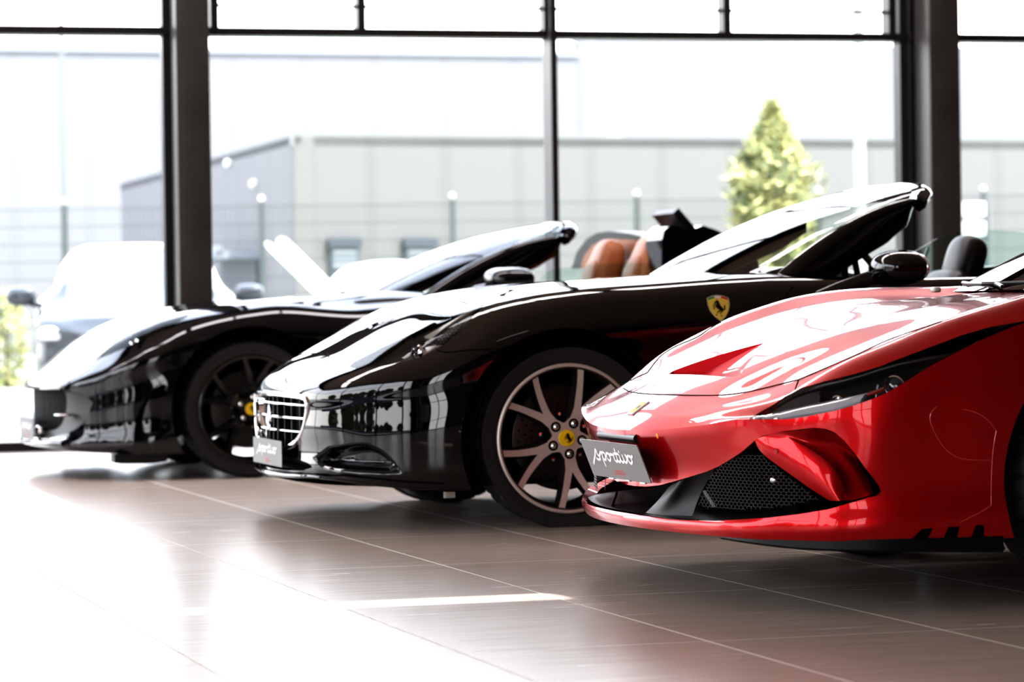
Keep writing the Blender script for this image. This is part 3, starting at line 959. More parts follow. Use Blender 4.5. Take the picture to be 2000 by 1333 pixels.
def windscreen(root, base, top, paint, bulge=.05, section=None, header=(.05, .06), lean=.0):
    """base/top: half curves [(Y, X, Z)] from the centre outwards; builds glass, pillars and header rail"""
    def curve(c, y):
        c = np.array(c, float); ys = c[:, 0]
        full = np.vstack([c[c[:, 0] > 1e-6][::-1]*[-1, 1, 1], c])
        return nat_spline(full[:, 0], full[:, 1:], np.array([y]))[0]
    yb, yt = base[-1][0], top[-1][0]
    NU, NV = 41, 17
    def S(u, v):
        b = curve(base, u*yb); t = curve(top, u*yt)
        B = np.array([b[0], u*yb, b[1]]); T = np.array([t[0], u*yt, t[1]])
        p = B*(1-v)+T*v
        d = T-B; n = np.array([-d[2], 0, d[0]]); n = n/np.linalg.norm(n)
        n = n if n[2] > 0 else -n
        return p+n*bulge*4*v*(1-v)*(.75+.25*v)
    G = np.array([[S(u, v) for u in np.linspace(-1, 1, NU)] for v in np.linspace(0, 1, NV)])
    gl = mesh('windscreen', G.reshape(-1, 3), grid_faces(NV, NU), MT['car_glass'], root)
    section = section or [(-.025, .004), (.004, .010), (.026, .003), (.040, -.024), (.046, -.075), (.044, -.125), (.030, -.145), (.008, -.145), (-.010, -.07), (-.025, -.01)]
    for sg in (1, -1):
        mb = MB(); secs = []
        vs = np.linspace(-.06, 1.0, 24)
        for v in vs:
            p = S(sg, max(0, v))+(S(sg, .03)-S(sg, 0))/.03*min(0, v); q = S(sg*.97, max(0, v))+(S(sg, .03)-S(sg, 0))/.03*min(0, v)
            t = S(sg, min(1, max(0, v)+.02))-S(sg, max(0, v)-.02 if v > .02 else 0)
            t /= np.linalg.norm(t)
            a = p-q; a /= np.linalg.norm(a); n = np.cross(t, a); n /= np.linalg.norm(n)
            if n[2] < 0: n = -n
            sc = 1.0 if v < .85 else 1-(v-.85)*1.6
            secs.append([tuple(p+a*x*(1.)+n*y*sc) for x, y in section])
        sweep(mb, None, secs)
        mb.build('windscreen_pillar', paint, root, sharp=50)
    mb = MB(); secs = []
    for u in np.linspace(-1.03, 1.03, 33):
        uu = max(-1, min(1, u)); p = S(uu, 1.0)+np.array([0, (u-uu)*yt, 0]); t = S(uu, 1)-S(uu, .96); t /= np.linalg.norm(t); n = np.array([t[2], 0, -t[0]])
        n = n if n[2] > 0 else -n
        w, h = header
        k = 1-.25*abs(uu)**4
        secs.append([tuple(p+t*x*k+n*y*k) for x, y in [(-.05, .003), (-.005, .008), (w*.55, .004), (w, -.014), (w*1.12, -h*.55), (w*.9, -h*.8), (.0, -h), (-.05, -.010)]])
    sweep(mb, None, secs)
    mb.build('windscreen_header', paint, root, sharp=50)
    return S

def seat(root, cx, cy, z0, mat, w=.24, hz=.30, tilt=.32, hr=(.065, .135, .135), hz_head=None, back_h=.34):
    """bucket seat seen from in front: cushion, back and head rest"""
    R = Matrix.Rotation(-tilt, 4, 'Y')
    o = MB(); V, F = superell((0, 0, 0), (.07, w, back_h), (.5, .55), mat=R); o.add([(x+cx, y+cy, z+z0) for x, y, z in V], F)
    V, F = superell((cx+.36, cy, z0-back_h+.02), (.30, w, .09), (.5, .5)); o.add(V, F)
    s = o.build('seat', mat, root)
    V, F = superell((0, 0, 0), hr, (.62, .75), mat=R)
    h = mesh('head_rest', [(x+cx-.13, y+cy, z+hz_head) for x, y, z in V], F, mat, s)
    return s

def bolts_as_parts(): pass
# ------------------------------------------------------------------ middle car: black convertible
CAL_O = np.array([-.071, 11.80, 0])
def cal_ridge(x, y):
    """longitudinal crease of the bonnet"""
    yr = .30+.10*np.clip((.75-x)/1.4, 0, 1)
    a = np.clip((.80-x)/.25, 0, 1)*np.clip((x+.85)/.3, 0, 1)
    return .006*a*np.exp(-((np.abs(y)-yr)/.07)**2)
def build_cal():
    root = empty('convertible_car', CAL_O, CAR_ROT)
    tag(root, 'black open convertible with chrome grille bars, silver spoked wheels and yellow shield on its wing', 'car', 'sports cars parked in a row')
    plan = [(.892,0),(.88,.25),(.842,.5),(.79,.65),(.70,.78),(.58,.87),(.45,.92),(.3,.945),(0,.957),(-.5,.95),(-.9,.938),(-1.5,.935),(-2.1,.955),(-2.7,.965),(-3.15,.92),(-3.45,.76),(-3.62,.4),(-3.66,0)]
    prof = np.array([(.892,.500),(.885,.518),(.865,.540),(.83,.566),(.777,.600),(.64,.672),(.50,.750),(.385,.803),(.29,.832),(.20,.851),(.04,.875),(-.13,.891),(-.4,.907),(-.68,.923),(-.9,.93),(-1.4,.926),(-2.1,.935),(-2.5,.97),(-3.1,.985),(-3.45,.95),(-3.7,.86)])[::-1]
    hw = np.array(plan, float)[:15][::-1]
    def H(x, y):
        x = np.asarray(x, float); y = np.abs(np.asarray(y, float)); sh_ = x.shape; x = x.ravel(); y = y.ravel()
        xp = x+.2*y*y*smoothstep(-.3, .5, x)
        z = pchip(prof[:, 0], prof[:, 1], np.clip(xp, -3.69, .89))-.028*y*y
        w = np.interp(x, hw[:, 0], hw[:, 1])
        z -= .12*np.exp(-np.maximum(w-y, 0)/.06)*smoothstep(.78, .35, x)
        return (z+cal_ridge(x, y)).reshape(sh_)
    zb = [.172,.174,.182,.178,.165,.153,.146,.142,.14,.14,.14,.14,.14,.15,.17,.2,.22,.22]
    fr = (.10, .28, .5, .75, .92, 1.0)
    d0 = [(.005,.0,-.004,.002,.0,.012)]*3+[(.010,.004,.0,.004,.008,.022)]+[(.015,.007,.0,.002,.012,.028)]*3+[(.014,.005,.0,.004,.016,.033)]*2+[(.010,.002,.0,.006,.020,.035)]*9
    sh = Shell(CAL_O, plan, H, zb, d0, fr, core=(.45, -3.2))
    tr = Tracer(CAL_O, sh.skin)
    near = lambda V: V[:, 1] > -.01
    # --- openings
    sh.cut_sd(lambda V: np.where((V[:, 1] > .5) & (V[:, 2] < .76), np.hypot(V[:, 0], V[:, 2]-.322)-.398, 1.))
    sh.cut_sd(lambda V: np.where((V[:, 1] > .5) & (V[:, 2] < .8) & (V[:, 0] < -2), np.hypot(V[:, 0]+2.67, V[:, 2]-.322)-.40, 1.))
    ck = [(-.80,0),(-.80,.3),(-.83,.55),(-.89,.70),(-1.0,.80),(-1.3,.825),(-1.9,.83),(-2.12,.80),(-2.2,.6),(-2.22,0),(-2.22,-.2),(-.8,-.2)]
    sh.cut_sd(lambda V: np.where(V[:, 2] > .8, sd_poly(V[:, :2], ck), 1.))
    hl = [(681,717),(690,708),(745,680),(800,654),(850,632),(900,610),(948,591),(936,607),(915,628),(893,652),(868,672),(850,683),(820,698),(800,704),(760,712),(715,719),(695,720)]
    lens = sh.cut_pix(hl, lambda V: (V[:, 2] > .5) & (V[:, 0] > .2))
    gr = [(505,758),(512,757),(560,765),(597,775),(603,782),(603,800),(597,825),(588,848),(577,862),(565,871),(556,875),(520,872),(505,868)]
    # the grille opening is symmetrical, so it is cut by its front view (lateral, height)
    gw = [(-.6,.478),(.0,.484),(.30,.481),(.445,.474),(.462,.455),(.455,.425),(.42,.365),(.37,.325),(.28,.290),(.18,.277),(0,.272),(-.6,.272)]
    sh.cut_sd(lambda V: np.where(V[:, 0] > .7, sd_poly(V[:, 1:], gw), 1.))
    sc = [(610,895),(640,872),(680,866),(710,864),(730,869),(750,880),(770,900),(787,923),(782,928),(740,929),(690,927),(650,922),(628,915)]
    scoop = sh.cut_pix(sc, lambda V: V[:, 2] < .4)
    lw = [(-.5,.252),(.2,.252),(.36,.247),(.46,.236),(.50,.222),(.40,.206),(.2,.198),(-.5,.196)]
    sh.cut_sd(lambda V: np.where(V[:, 0] > .7, sd_poly(V[:, 1:], lw), 1.))
    body = flange(sh.skin.compact(), .022, axis=None, cond=lambda p: p[2] > .17 and p[0] > -1.0)
    skin_obj('body', body, MT['black_paint'], root)
    O = CAL_O
    # --- scoop in the lower corner of the bumper
    so = outward(scoop.compact()); bi = sorted({i for e in so.boundary() for i in e})
    ds = np.sqrt(((so.V[:, None, :]-so.V[bi][None])**2).sum(-1)).min(1)[:, None]
    skin_obj('air_scoop', Skin(so.V-so.normals()*(.004+.055*smoothstep(0, .042, ds)), so.F), MT['black_paint'], root, 'pair')
    # --- head lamps
    ls = outward(lens.compact()); N = ls.normals()
    hs = Skin(ls.V-N*.05, ls.F); hb = flange(Skin(ls.V-N*.002, ls.F), .048)
    skin_obj('headlight_housing', Skin(np.vstack([hs.V, hb.V]), hs.F+[tuple(i+len(hs.V) for i in f) for f in hb.F[len(ls.F):]]), MT['lamp_grey_dark'], root, 'pair')
    skin_obj('headlight_lens', Skin(ls.V+N*.0005, ls.F), MT['lamp_glass'], root, 'pair')
    lt = Tracer(O, ls)
    for sg in (1, -1):
        p, n = lt(815, 676); c = p-n*.034
        m4 = Matrix.Translation((c[0], c[1]*sg, c[2])) @ Matrix.Rotation(-PI/2+sg*.42, 4, 'Z')
        mb = MB(); mb.lathe([(.030, .0), (.033, .012), (.027, .02), (.022, .008), (.012, .012), (.0001, .018)], 28, mat=m4)
        lamp = mb.build('projector_lamp', MT['chrome'], root)
        mb = MB(); mb.lathe([(.0001, .024), (.012, .021), (.02, .012)], 20, mat=m4); mb.build('lens', MT['lamp_glass'], lamp)
        def quad(pts, lift, name, mat, th=.004):
            mb = MB(); q = [lt(*a) for a in pts]; top = [a-b*lift for a, b in q]; bot = [a-b*(lift+th) for a, b in q]
            V = [(v[0], v[1]*sg, v[2]) for v in top+bot]; k = len(pts)
            mb.add(V, [tuple(range(k)), tuple(range(k, 2*k))[::-1]]+[(i, (i+1) % k, k+(i+1) % k, k+i) for i in range(k)])
            return mb.build(name, mat, root, smooth=False)
        quad([(822,690),(826,672),(845,668),(860,669),(848,680),(835,688)], .016, 'light_guide', MT['lamp_silver'])
        quad([(829,668),(826,650),(831,650),(834,668)], .010, 'light_guide', MT['lamp_silver'])
        quad([(800,690),(802,672),(806,662),(809,664),(806,675),(805,690)], .012, 'light_guide', MT['lamp_silver'])
        quad([(848,668),(850,655),(868,640),(912,612),(922,611),(905,632),(880,655),(862,668)], .012, 'reflector_panel', MT['lamp_mesh'])
        quad([(826,655),(862,634),(905,606),(938,594),(915,609),(866,638),(846,654),(838,660)], .007, 'light_strip_cover', MT['lamp_beige'])
    # --- grille
    px_ = lambda y: float(np.interp(abs(y), [0,.25,.5,.65,.78], [.892,.88,.842,.79,.70]))
    mb = MB(); gq = [(y, z) for y, z in gw if y >= -.01]; loop = smooth_line([(y, z, 0) for y, z in [(0,.484),(.2,.483),(.30,.481),(.40,.478)]], 8).tolist()+[(.445,.472,0),(.459,.456,0)]+smooth_line([(y, z, 0) for y, z in [(.455,.425),(.42,.365),(.37,.325),(.28,.292),(.18,.279),(0,.274)]], 24).tolist()
    for sg in (1, -1): mb.tube([(px_(y)+.004, y*sg, z) for y, z, _ in loop], .0095, 8)
    grille = mb.build('grille', MT['chrome'], root); grille['label'] = 'chrome framed grille with horizontal bars'
    for sg in (1, -1):
        mb = MB(); ins = [(y*.93, .375+(z-.375)*.92) for y, z, _ in loop]
        mb.add([(px_(y)+.002, y*sg, z) for y, z, _ in loop]+[(px_(y)-.05, y*sg, z) for y, z in ins], grid_faces(2, len(loop))); mb.build('grille_inner_frame', MT['chrome'], grille)
    mb = MB()
    for z, hw in ((.447,.452),(.397,.438),(.346,.395)):
        P = [(px_(y)-.012, y, z) for y in np.linspace(-hw, hw, 25)]
        b = MB(); b.tube(P, .0052, 8, flat=(1.5, 1)); b.build('grille_bar', MT['chrome'], grille)
    mb = MB()
    for y in np.linspace(-.40, .40, 9):
        lo = float(np.interp(abs(y), [0,.18,.28,.37,.42,.46], [.275,.28,.293,.325,.366,.43])); mb.box((px_(y)-.045, y-.004, lo), (px_(y)-.026, y+.004, .482))
    mb.build('grille_slats', MT['disc_steel'], grille, smooth=False)
    m4 = Matrix.Translation((px_(0)+.006, .02, .395)) @ Matrix.Rotation(PI/2, 4, 'Z')
    mb = MB(); flat_shape(mb, HORSE, -.10, .105, m4, thick=.006); mb.build('rearing_horse_emblem', MT['chrome'], grille, sharp=30)
    mb = MB()
    mb.box((.70,-.60,.20),(.72,.60,.50)); mb.box((-3.3,-.62,.20),(.70,.62,.52)); mb.box((-2.3,-.9,.16),(-.5,.9,.42)); mb.box((-3.5,-.8,.22),(-3.05,.8,.55))
    mb.box((.42,-.52,.175),(.80,.52,.195))
    V = [(x-.03 if x > 0 else x+.05, y*.93, .158) for x, y in plan]; V += [(x, -y, z) for x, y, z in V[::-1]]
    mb.add(V, [tuple(range(len(V)))])
    mb.build('chassis', MT['matte_black'], root, smooth=False)
    dealer_plate(root, (.912, .015, .262), (0, 1, 0), (0, 0, 1), .52, .098, .92)
    mb = MB(); mb.box((.885,-.1,.24),(.9085,.1,.285)); mb.build('plate_bracket', MT['satin_black'], root, smooth=False)
    # --- lower front lip
    us_ = np.linspace(0, float(np.interp(-.46, -sh.P[:, 0], sh.us)), 40); half = [(np.interp(u, sh.us, sh.P[:, 0])+np.interp(u, sh.us, sh.out[:, 0])*.003, np.interp(u, sh.us, sh.P[:, 1])+np.interp(u, sh.us, sh.out[:, 1])*.003, float(np.interp(u, sh.ctrl, zb))+.008-.004*u) for u in us_]
    rad = [.011-.008*u/us_[-1] for u in us_]
    mb = MB(); mb.tube([(x, -y, z) for x, y, z in half[:0:-1]]+half, rad[:0:-1]+rad, 10, flat=(1.3, 1)); mb.build('front_lip', MT['black_paint'], root)
    # --- shield on the wing
    p, n = tr(1404, 602)
    xa = Vector((1, 0, 0)); nn = Vector(n); xa = (xa-nn*xa.dot(nn)).normalized(); za = nn.cross(xa); za = za if za.z > 0 else -za
    # seen from the side, forward is to the left
    m4 = Matrix(((-xa.x, -nn.x, za.x, p[0]), (-xa.y, -nn.y, za.y, p[1]), (-xa.z, -nn.z, za.z, p[2]), (0, 0, 0, 1)))
    sh_ = [(-.0405,.036),(-.02,.0445),(0,.047),(.02,.0445),(.0405,.036),(.041,.012),(.034,-.012),(.020,-.033),(.0,-.050),(-.020,-.033),(-.034,-.012),(-.041,.012)]
    for sg in (1, -1):
        mm = m4 if sg > 0 else Matrix.Scale(-1, 4, (0, 1, 0)) @ m4
        mb = MB(); mb.prism([(x*1.08, z*1.08) for x, z in sh_], -.002, .004, mat=mm); b = mb.build('shield_badge', MT['chrome'], root, smooth=False)
        b['label'] = 'yellow shield badge with black rearing horse on the wing'
        mb = MB(); mb.prism(sh_, -.0028, .0, mat=mm); mb.build('shield_field', MT['shield_yellow'], b, smooth=False)
        for k, c in enumerate(('flag_green', 'flag_white', 'flag_red')):
            x0 = -.039+.026*k; mb = MB(); f = lambda x: .036+.011*(1-(x/.0405)**2)
            mb.prism([(x0, f(x0)-.007), (x0+.026, f(x0+.026)-.007), (x0+.026, f(x0+.026)-.0005), (x0+.013, f(x0+.013)-.0005), (x0, f(x0)-.0005)], -.0032, -.001, mat=mm); mb.build('flag_stripe', MT[c], b, smooth=False)
        mb = MB(); flat_shape(mb, HORSE, .052, .058, mm @ Matrix.Translation((-.006, 0, .003)), y=-.0029)
        mb.prism([(-.018,-.030),(-.011,-.030),(-.011,-.026),(-.018,-.026)], -.0034, -.0029, mat=mm); mb.prism([(.002,-.036),(.010,-.030),(.008,-.028),(.001,-.033)], -.0034, -.0029, mat=mm)
        mb.build('emblem', MT['emblem_black'], b, smooth=False)
    # --- shut lines
    for L, n_ in (([(1550,561),(1538,574),(1530,588),(1522,612)], 14), ([(853,684),(862,687),(900,686),(958,683)], 16), ([(566,704),(590,693),(618,690)], 12)):
        P = tr.line(L, n_, .0002)
        for sg in (1, -1): mb = MB(); seam(mb, P*[1, sg, 1], .0022); mb.build('shut_line', MT['void_black'], root)
    mb = MB()
    q = [(740,627),(747,620),(757,616.5),(768,616),(773,618),(770,624),(760,629),(748,631)]
    P = tr.line(q, None, .001); c = P.mean(0)
    for sg in (1, -1): mb = MB(); mb.add([(a[0], a[1]*sg, a[2]) for a in P]+[(c[0], c[1]*sg, c[2])], [(i, (i+1) % 8, 8) for i in range(8)]); mb.build('bonnet_vent', MT['grey_plastic'], root)
    mb = MB(); p, n = tr(941, 662); mb.lathe([(.0001, .001), (.011, .001), (.012, -.002)], 20, mat=Matrix.Translation(p) @ Vector(n).to_track_quat('Y', 'Z').to_matrix().to_4x4()); mb.build('parking_sensor', MT['satin_black'], root)
    # --- windscreen, mirrors, cabin
    windscreen(root, [(0,-.72,.920),(.3,-.735,.914),(.55,-.78,.897),(.70,-.84,.879),(.75,-.875,.868)], [(0,-1.645,1.268),(.3,-1.64,1.264),(.45,-1.615,1.246),(.55,-1.565,1.212),(.58,-1.535,1.190)], MT['black_paint'], bulge=.055)
    mb = MB()
    for P in ([(-.80,.50,.903),(-.80,.30,.918),(-.80,-.10,.930)], [(-.80,-.15,.922),(-.81,-.40,.930),(-.86,-.62,.925)]):
        mb = MB(); mb.tube(P, .006, 6); mb.build('wiper', MT['satin_black'], root)
    for sg in (1, -1):
        rot = Matrix.Rotation(.12*sg, 4, 'Z')
        warp = lambda x, y, z: (x*(1.0 if x > 0 else .55), y*(1-.12*(x > 0)*x), z*(1-.10*y*sg)-.12*(y*sg < 0)*abs(y))
        V, F = superell((-1.275, 1.035*sg, .925), (.115, .115, .066), (.85, .62), mat=rot, warp=warp)
        m = mesh('door_mirror', V, F, MT['black_paint'], root)
        mb = MB(); mb.tube([(-1.00,.90*sg,.815),(-1.07,.93*sg,.850),(-1.17,.97*sg,.888),(-1.25,1.0*sg,.90)], [.040,.036,.034,.036], 12, flat=(1, .8)); mb.build('mirror_arm', MT['black_paint'], m)
        V, F = superell((-1.325, 1.035*sg, .925), (.012, .10, .052), (.85, .7), mat=rot); mesh('mirror_glass', V, F, MT['chrome'], m)
    for cy in (.38, -.38): seat(root, -2.06, cy, .70, MT['black_leather'], w=.22, back_h=.24, hr=(.065, .125, .115), hz_head=.965)
    mb = MB()
    V, F = superell((-1.05, 0, .80), (.26, .76, .10), (.6, .4)); mb.add(V, F); V, F = superell((-1.12, .38, .88), (.12, .17, .06), (.7, .7)); mb.add(V, F)
    mb.build('dashboard', MT['black_leather'], root)
    mb = MB(); ang = Matrix.Translation((-1.42, .38, .84)) @ Matrix.Rotation(-1.2, 4, 'Y')
    mb.tube([tuple(ang @ Vector((.18*math.cos(a), .18*math.sin(a), 0))) for a in np.linspace(0, 2*PI, 41)], .015, 10, cap=False)
    mb.tube([tuple(ang @ Vector((.17, 0, 0))), tuple(ang @ Vector((0, 0, -.03))), tuple(ang @ Vector((-.1, .14, 0)))], .014, 8)
    mb.build('steering_wheel', MT['black_leather'], root)
    mb = MB(); mb.box((-2.5,-.80,.40),(-.85,-.74,.86)); mb.box((-2.5,.74,.40),(-.85,.80,.86)); mb.box((-2.5,-.78,.36),(-.85,.78,.42)); mb.box((-2.5,-.8,.4),(-2.30,.8,.90)); mb.box((-.90,-.78,.4),(-.80,.78,.86))
    mb.build('cabin_lining', MT['carpet'], root, smooth=False)
    pg = [(1662,556),(1700,530),(1742,512),(1775,498),(1800,484),(1830,466),(1865,456),(1900,451),(1950,450),(1985,452),(2030,462),(2080,490),(2110,530),(2110,560)]
    G = [atc(O, x, y, Y=-.73) for x, y in pg]
    mb = MB(); mb.prism([(p[0], p[2]) for p in G], -.733, -.728); mb.build('side_window', MT['car_glass'], root, smooth=False)
    mb = MB(); mb.tube([atc(O, x, y, Y=-.73) for x, y in [(1796,522),(1806,502),(1813,484)]], .007, 6); mb.build('quarter_light_edge', MT['glass_edge'], root)
    rotated_disc_backing(root, 0, .86, .395, .42, cz=.33); rotated_disc_backing(root, -2.67, .86, .395, .42, cz=.33)
    wheel(root, -.013, .918, .321, .270, 'silver'); wheel(root, -.013, .918, .321, .270, 'silver', far=True, detail=False)
    wheel(root, -2.67, .925, .326, .270, 'silver', detail=False, width=.28); wheel(root, -2.67, .925, .326, .270, 'silver', far=True, detail=False, width=.28)
    mb = MB(); mb.box((.412,.86,.117),(.448,.89,.139)); mb.build('jacking_tag', MT['tag_grey'], root, smooth=False)
    return root
CAL = build_cal()
# ------------------------------------------------------------------ near car: red sports car
RED_O = np.array([1.346, 8.715, 0])
def build_red():
    O = RED_O; root = empty('sports_car', O, CAR_ROT)
    tag(root, 'glossy red low sports car with slanted dark headlight and black honeycomb intake', 'car', 'sports cars parked in a row')
    plan = [(1.111,0),(1.0935,.25),(1.041,.5),(.985,.67),(.92,.78),(.84,.865),(.72,.925),(.58,.955),(.44,.975),(.25,.985),(0,.99),(-.4,.985),(-.9,.965),(-1.5,.95),(-2.0,.97),(-2.65,.985),(-3.1,.95),(-3.35,.8),(-3.47,.4),(-3.5,0)]
    sx = .28
    ZE = [(0,.449),(.25,.455),(.5,.474),(.67,.494)]
    r6 = [(.967,.707,.486),(.895,.812,.501),(.813,.883,.518),(.745,.916,.538),(.70,.931,.563),(.659,.941,.587),(.568,.957,.637),(.506,.967,.663),(.43,.976,.701),(.34,.981,.733),(.2,.985,.772),(0,.985,.798),(-.4,.982,.812),(-.9,.962,.83),(-1.5,.95,.86),(-2.2,.97,.90),(-2.8,.97,.90),(-3.2,.9,.88)]
    c = [(1.111,.449),(1.075,.482),(1.038,.510),(.974,.548),(.867,.597),(.75,.648),(.655,.684),(.55,.717),(.45,.742),(.3,.774),(.15,.797),(0,.815),(-.2,.84),(-.6,.87),(-1.5,.9),(-2.2,1.0),(-3.0,.97),(-3.6,.9)]
    cz = lambda x: float(nat_spline(np.array([p[0] for p in c[::-1]]), np.array([[p[1]] for p in c[::-1]]), np.array([x]))[0, 0])
    xs = [1.111,1.075,1.04,.98,.877,.768,.664,.56,.455,.342,.208,.06,-.1,-.5,-1.5,-2.5,-3.5]
    yc = [.52,.55,.57,.60,.62,.66,.70,.73,.75,.76,.75,.73,.72,.72,.72,.72,.72]
    zc = [.476,.498,.520,.549,.612,.670,.716,.754,.784,.806,.818,.818,.815,.825,.86,.90,.88]
    L = [[(x, 0, cz(x)) for x in xs]]
    def mix(f, dz):     # line between the centre and the wing crest
        out = []
        for x, y, z in zip(xs, yc, zc):
            k = min(1, max(0, (1.08-x)/.2))
            out.append((x, y*f, cz(x)*(1-f*f*(3-2*f))+z*f*f*(3-2*f)+dz*k))
        return out
    L.append(mix(.30, -.004)); L.append(mix(.52, -.010)); L.append(mix(.76, -.022))
    L.append(list(zip(xs, yc, zc)))
    mid = []
    e6 = np.array([(x+sx*y*y, y, z) for x, y, z in r6][::-1])
    last = []
    for x, y, z in zip(xs, yc, zc):
        q = nat_spline(e6[:, 0], e6[:, 1:], np.array([min(max(x, -3.2), 1.105)]))[0]
        last.append((x, float(q[0]), float(q[1])))
        f = .55; bulge = .030*min(1, max(0, (1.06-x)/.15))
        mid.append((x, y+(q[0]-y)*f, z+(q[1]-z)*f+bulge))
    L.append(mid); L.append(last)
    H = LineField(L, sx)
    zb = [.186]*12+[.17]*3+[.17,.2,.25,.3,.3]
    ez = [];
    for x, y in plan:
        if x > .975: z = float(np.interp(y, [p[0] for p in ZE], [p[1] for p in ZE]))
        else: z = float(np.interp(-x, [-p[0] for p in r6], [p[2] for p in r6])) if x > -3.2 else .86
        ez.append((0.0, z))
    fr = (.06, .16, .35, .58, .75, .90, 1.0)
    d0 = [(.003,.013,.036,.046,.030,-.003,.004)]*3+[(.002,.008,.020,.024,.018,-.004,.004)]+[(-.001,.001,.003,.002,.003,-.004,.006)]*2+[(-.002,-.004,-.003,.003,.004,-.002,.008)]*2+[(-.002,-.006,-.008,-.002,.004,.001,.010)]*3+[(-.002,-.006,-.008,-.002,.004,.006,.02)]*9
    sh = Shell(O, plan, H, zb, d0, fr, core=(.62, -3.0), krow=(1, .9, .78, .64, .5, .38, .27, .18, .10, .045), edge=ez, spl=nat_spline)
    tr = Tracer(O, sh.skin); trt = Tracer(O, sh.top)
    # --- wheel arches
    for xc in (0., -2.65):
        sh.cut_sd(lambda V: np.where((V[:, 1] > .5) & (np.abs(V[:, 0]-xc) < .6), np.hypot(V[:, 0]-xc, V[:, 2]-.335)-.397, 1.), 'side')
    # --- cockpit
    ck = [(-.01,0),(-.04,.3),(-.12,.5),(-.21,.62),(-.30,.70),(-.5,.76),(-1.2,.78),(-1.6,.74),(-1.7,.5),(-1.72,0),(-1.72,-.2),(-.01,-.2)]
    sh.cut_sd(lambda V: sd_poly(V[:, :2], ck), 'top')
    # --- head lamp, slot and bonnet duct in the top skin
    low = [(1464,825),(1474.5,836),(1500,835),(1555,824),(1635,811),(1695,795),(1734,774),(1766,755),(1835,715),(1884,693)]
    upp = [(1878,687),(1808,695),(1739,710),(1670,731),(1612,745),(1553,762),(1509,792),(1464,817)]
    lens = sh.cut_pix(low+upp, lambda V: V[:, 0] > .3, 'top')
    slot = [(1722,714),(1736,709),(1808,682),(1880,655),(1934,639),(1970,633),(2010,626),(2060,612),(2110,596),(2120,606),(2070,640),(2008,645),(1940,672),(1888,698),(1878,689),(1808,697),(1739,712.5)]
    slotsk = sh.cut_pix(slot, lambda V: (V[:, 0] > -.2)&(V[:, 1] > .5), 'top')
    lip = lambda y: .868-.12*y*y
    tri = [(lip(0),-.1),(lip(0),0),(lip(.1),.1),(lip(.2),.2),(lip(.27)-.004,.268),(.838,.272),(.655,0),(.655,-.1)]
    tri = [(.875,-.0001-.1)]+tri[1:6]+[(.655,.004),(.64,-.1)]
    duct = sh.cut_sd(lambda V: sd_poly(V[:, :2], tri), 'top')
    # --- intake openings in the bumper
    op = [(1120,938),(1202,940),(1236,949.6),(1263,951),(1290,948),(1320,940),(1350,931),(1380,922),(1405,911),(1428,897),(1448,884),(1464,870),(1476,860),(1488,852),(1530,843),(1590,836),(1612,838),(1630,845),(1650,862),(1672,890),(1690,915),(1706,935),(1718,952),(1721,960),(1718,967),(1700,972),(1650,986),(1620,995),(1560,1005),(1500,1012),(1400,1018),(1340,1017),(1300,1014),(1250,1007),(1200,999),(1120,994)]
    sh.cut_pix(op, lambda V: V[:, 0] > .3, 'side')
    P = MT['red_paint']
    skin_obj('bonnet', flange(sh.top.compact(), .018, cond=lambda p: p[0] > .2 and not (p[1] > .62 and p[2] > .60)), P, root)
    side = flange(sh.side.compact(), .030, cond=lambda p: p[2] > .19 and p[0] > -1)
    skin_obj('bumper_and_wings', side, P, root)
    # --- bonnet duct lining
    dv = outward(duct.compact()); V = dv.V.copy(); t = np.clip((V[:, 0]-.655)/.21, 0, 1)
    V[:, 2] -= .085*t**1.2*np.clip(1-(np.abs(V[:, 1])/.30)**4, 0, 1)
    E_ = [e for e in dv.boundary() if max(dv.V[e[0]][1], dv.V[e[1]][1]) > 1e-5]; nv_ = len(V)
    skin_obj('bonnet_duct', Skin(np.vstack([V, dv.V]), list(dv.F)+[(i, j, nv_+j, nv_+i) for i, j in E_]), P, root, sharp=30)
    skin_obj('wing_slot_lining', Skin(slotsk.V-outward(Skin(slotsk.V, slotsk.F)).normals()*.035, slotsk.F), MT['void_black'], root, 'pair')
    # --- head lamps
    ls = outward(lens.compact()); N = ls.normals(); lt = Tracer(O, ls)
    dp = .035*np.clip((.955-ls.V[:, :1])/.10+.12, .12, 1); hs = Skin(ls.V-N*dp, ls.F); E_ = ls.boundary(); k_ = len(ls.V)
    hb = Skin(np.vstack([ls.V-N*.002, ls.V-N*dp]), list(ls.F)+[(i, j, k_+j, k_+i) for i, j in E_])
    skin_obj('headlight_housing', Skin(np.vstack([hs.V, hb.V]), hs.F+[tuple(i+len(hs.V) for i in f) for f in hb.F[len(ls.F):]]), MT['lamp_black'], root, 'pair')
    skin_obj('headlight_lens', Skin(ls.V+N*.0006, ls.F), MT['lamp_glass'], root, 'pair')
    def band(a, b, lift, name, mat, n=40, th=.004, round_=0.):
        A = lt.line(a, n); B = lt.line(b, n)
        NA = np.array([lt(*p)[1] for p in smooth_line([(x, y, 0) for x, y in a], n)[:, :2]])
        out = []
        for sg in (1, -1):
            mb = MB(); secs = []
            for p, q, nn in zip(A, B, NA):
                m_ = (p+q)/2-nn*(lift-round_)
                r = [p-nn*lift, (p+m_)/2+nn*round_*.35, m_, (q+m_)/2+nn*round_*.35, q-nn*lift, q-nn*(lift+th), p-nn*(lift+th)]
                secs.append([(v[0], v[1]*sg, v[2]) for v in r])
            sweep(mb, None, secs); out.append(mb.build(name, mat, root, sharp=60))
        return out
    band([(1474,828),(1500,826),(1555,815.5),(1600,808.5),(1650,799),(1680,790)], [(1470,816),(1500,810),(1555,797),(1600,788),(1650,778),(1692,769)], .004, 'daytime_light', MT['lamp_tube'], round_=.006)
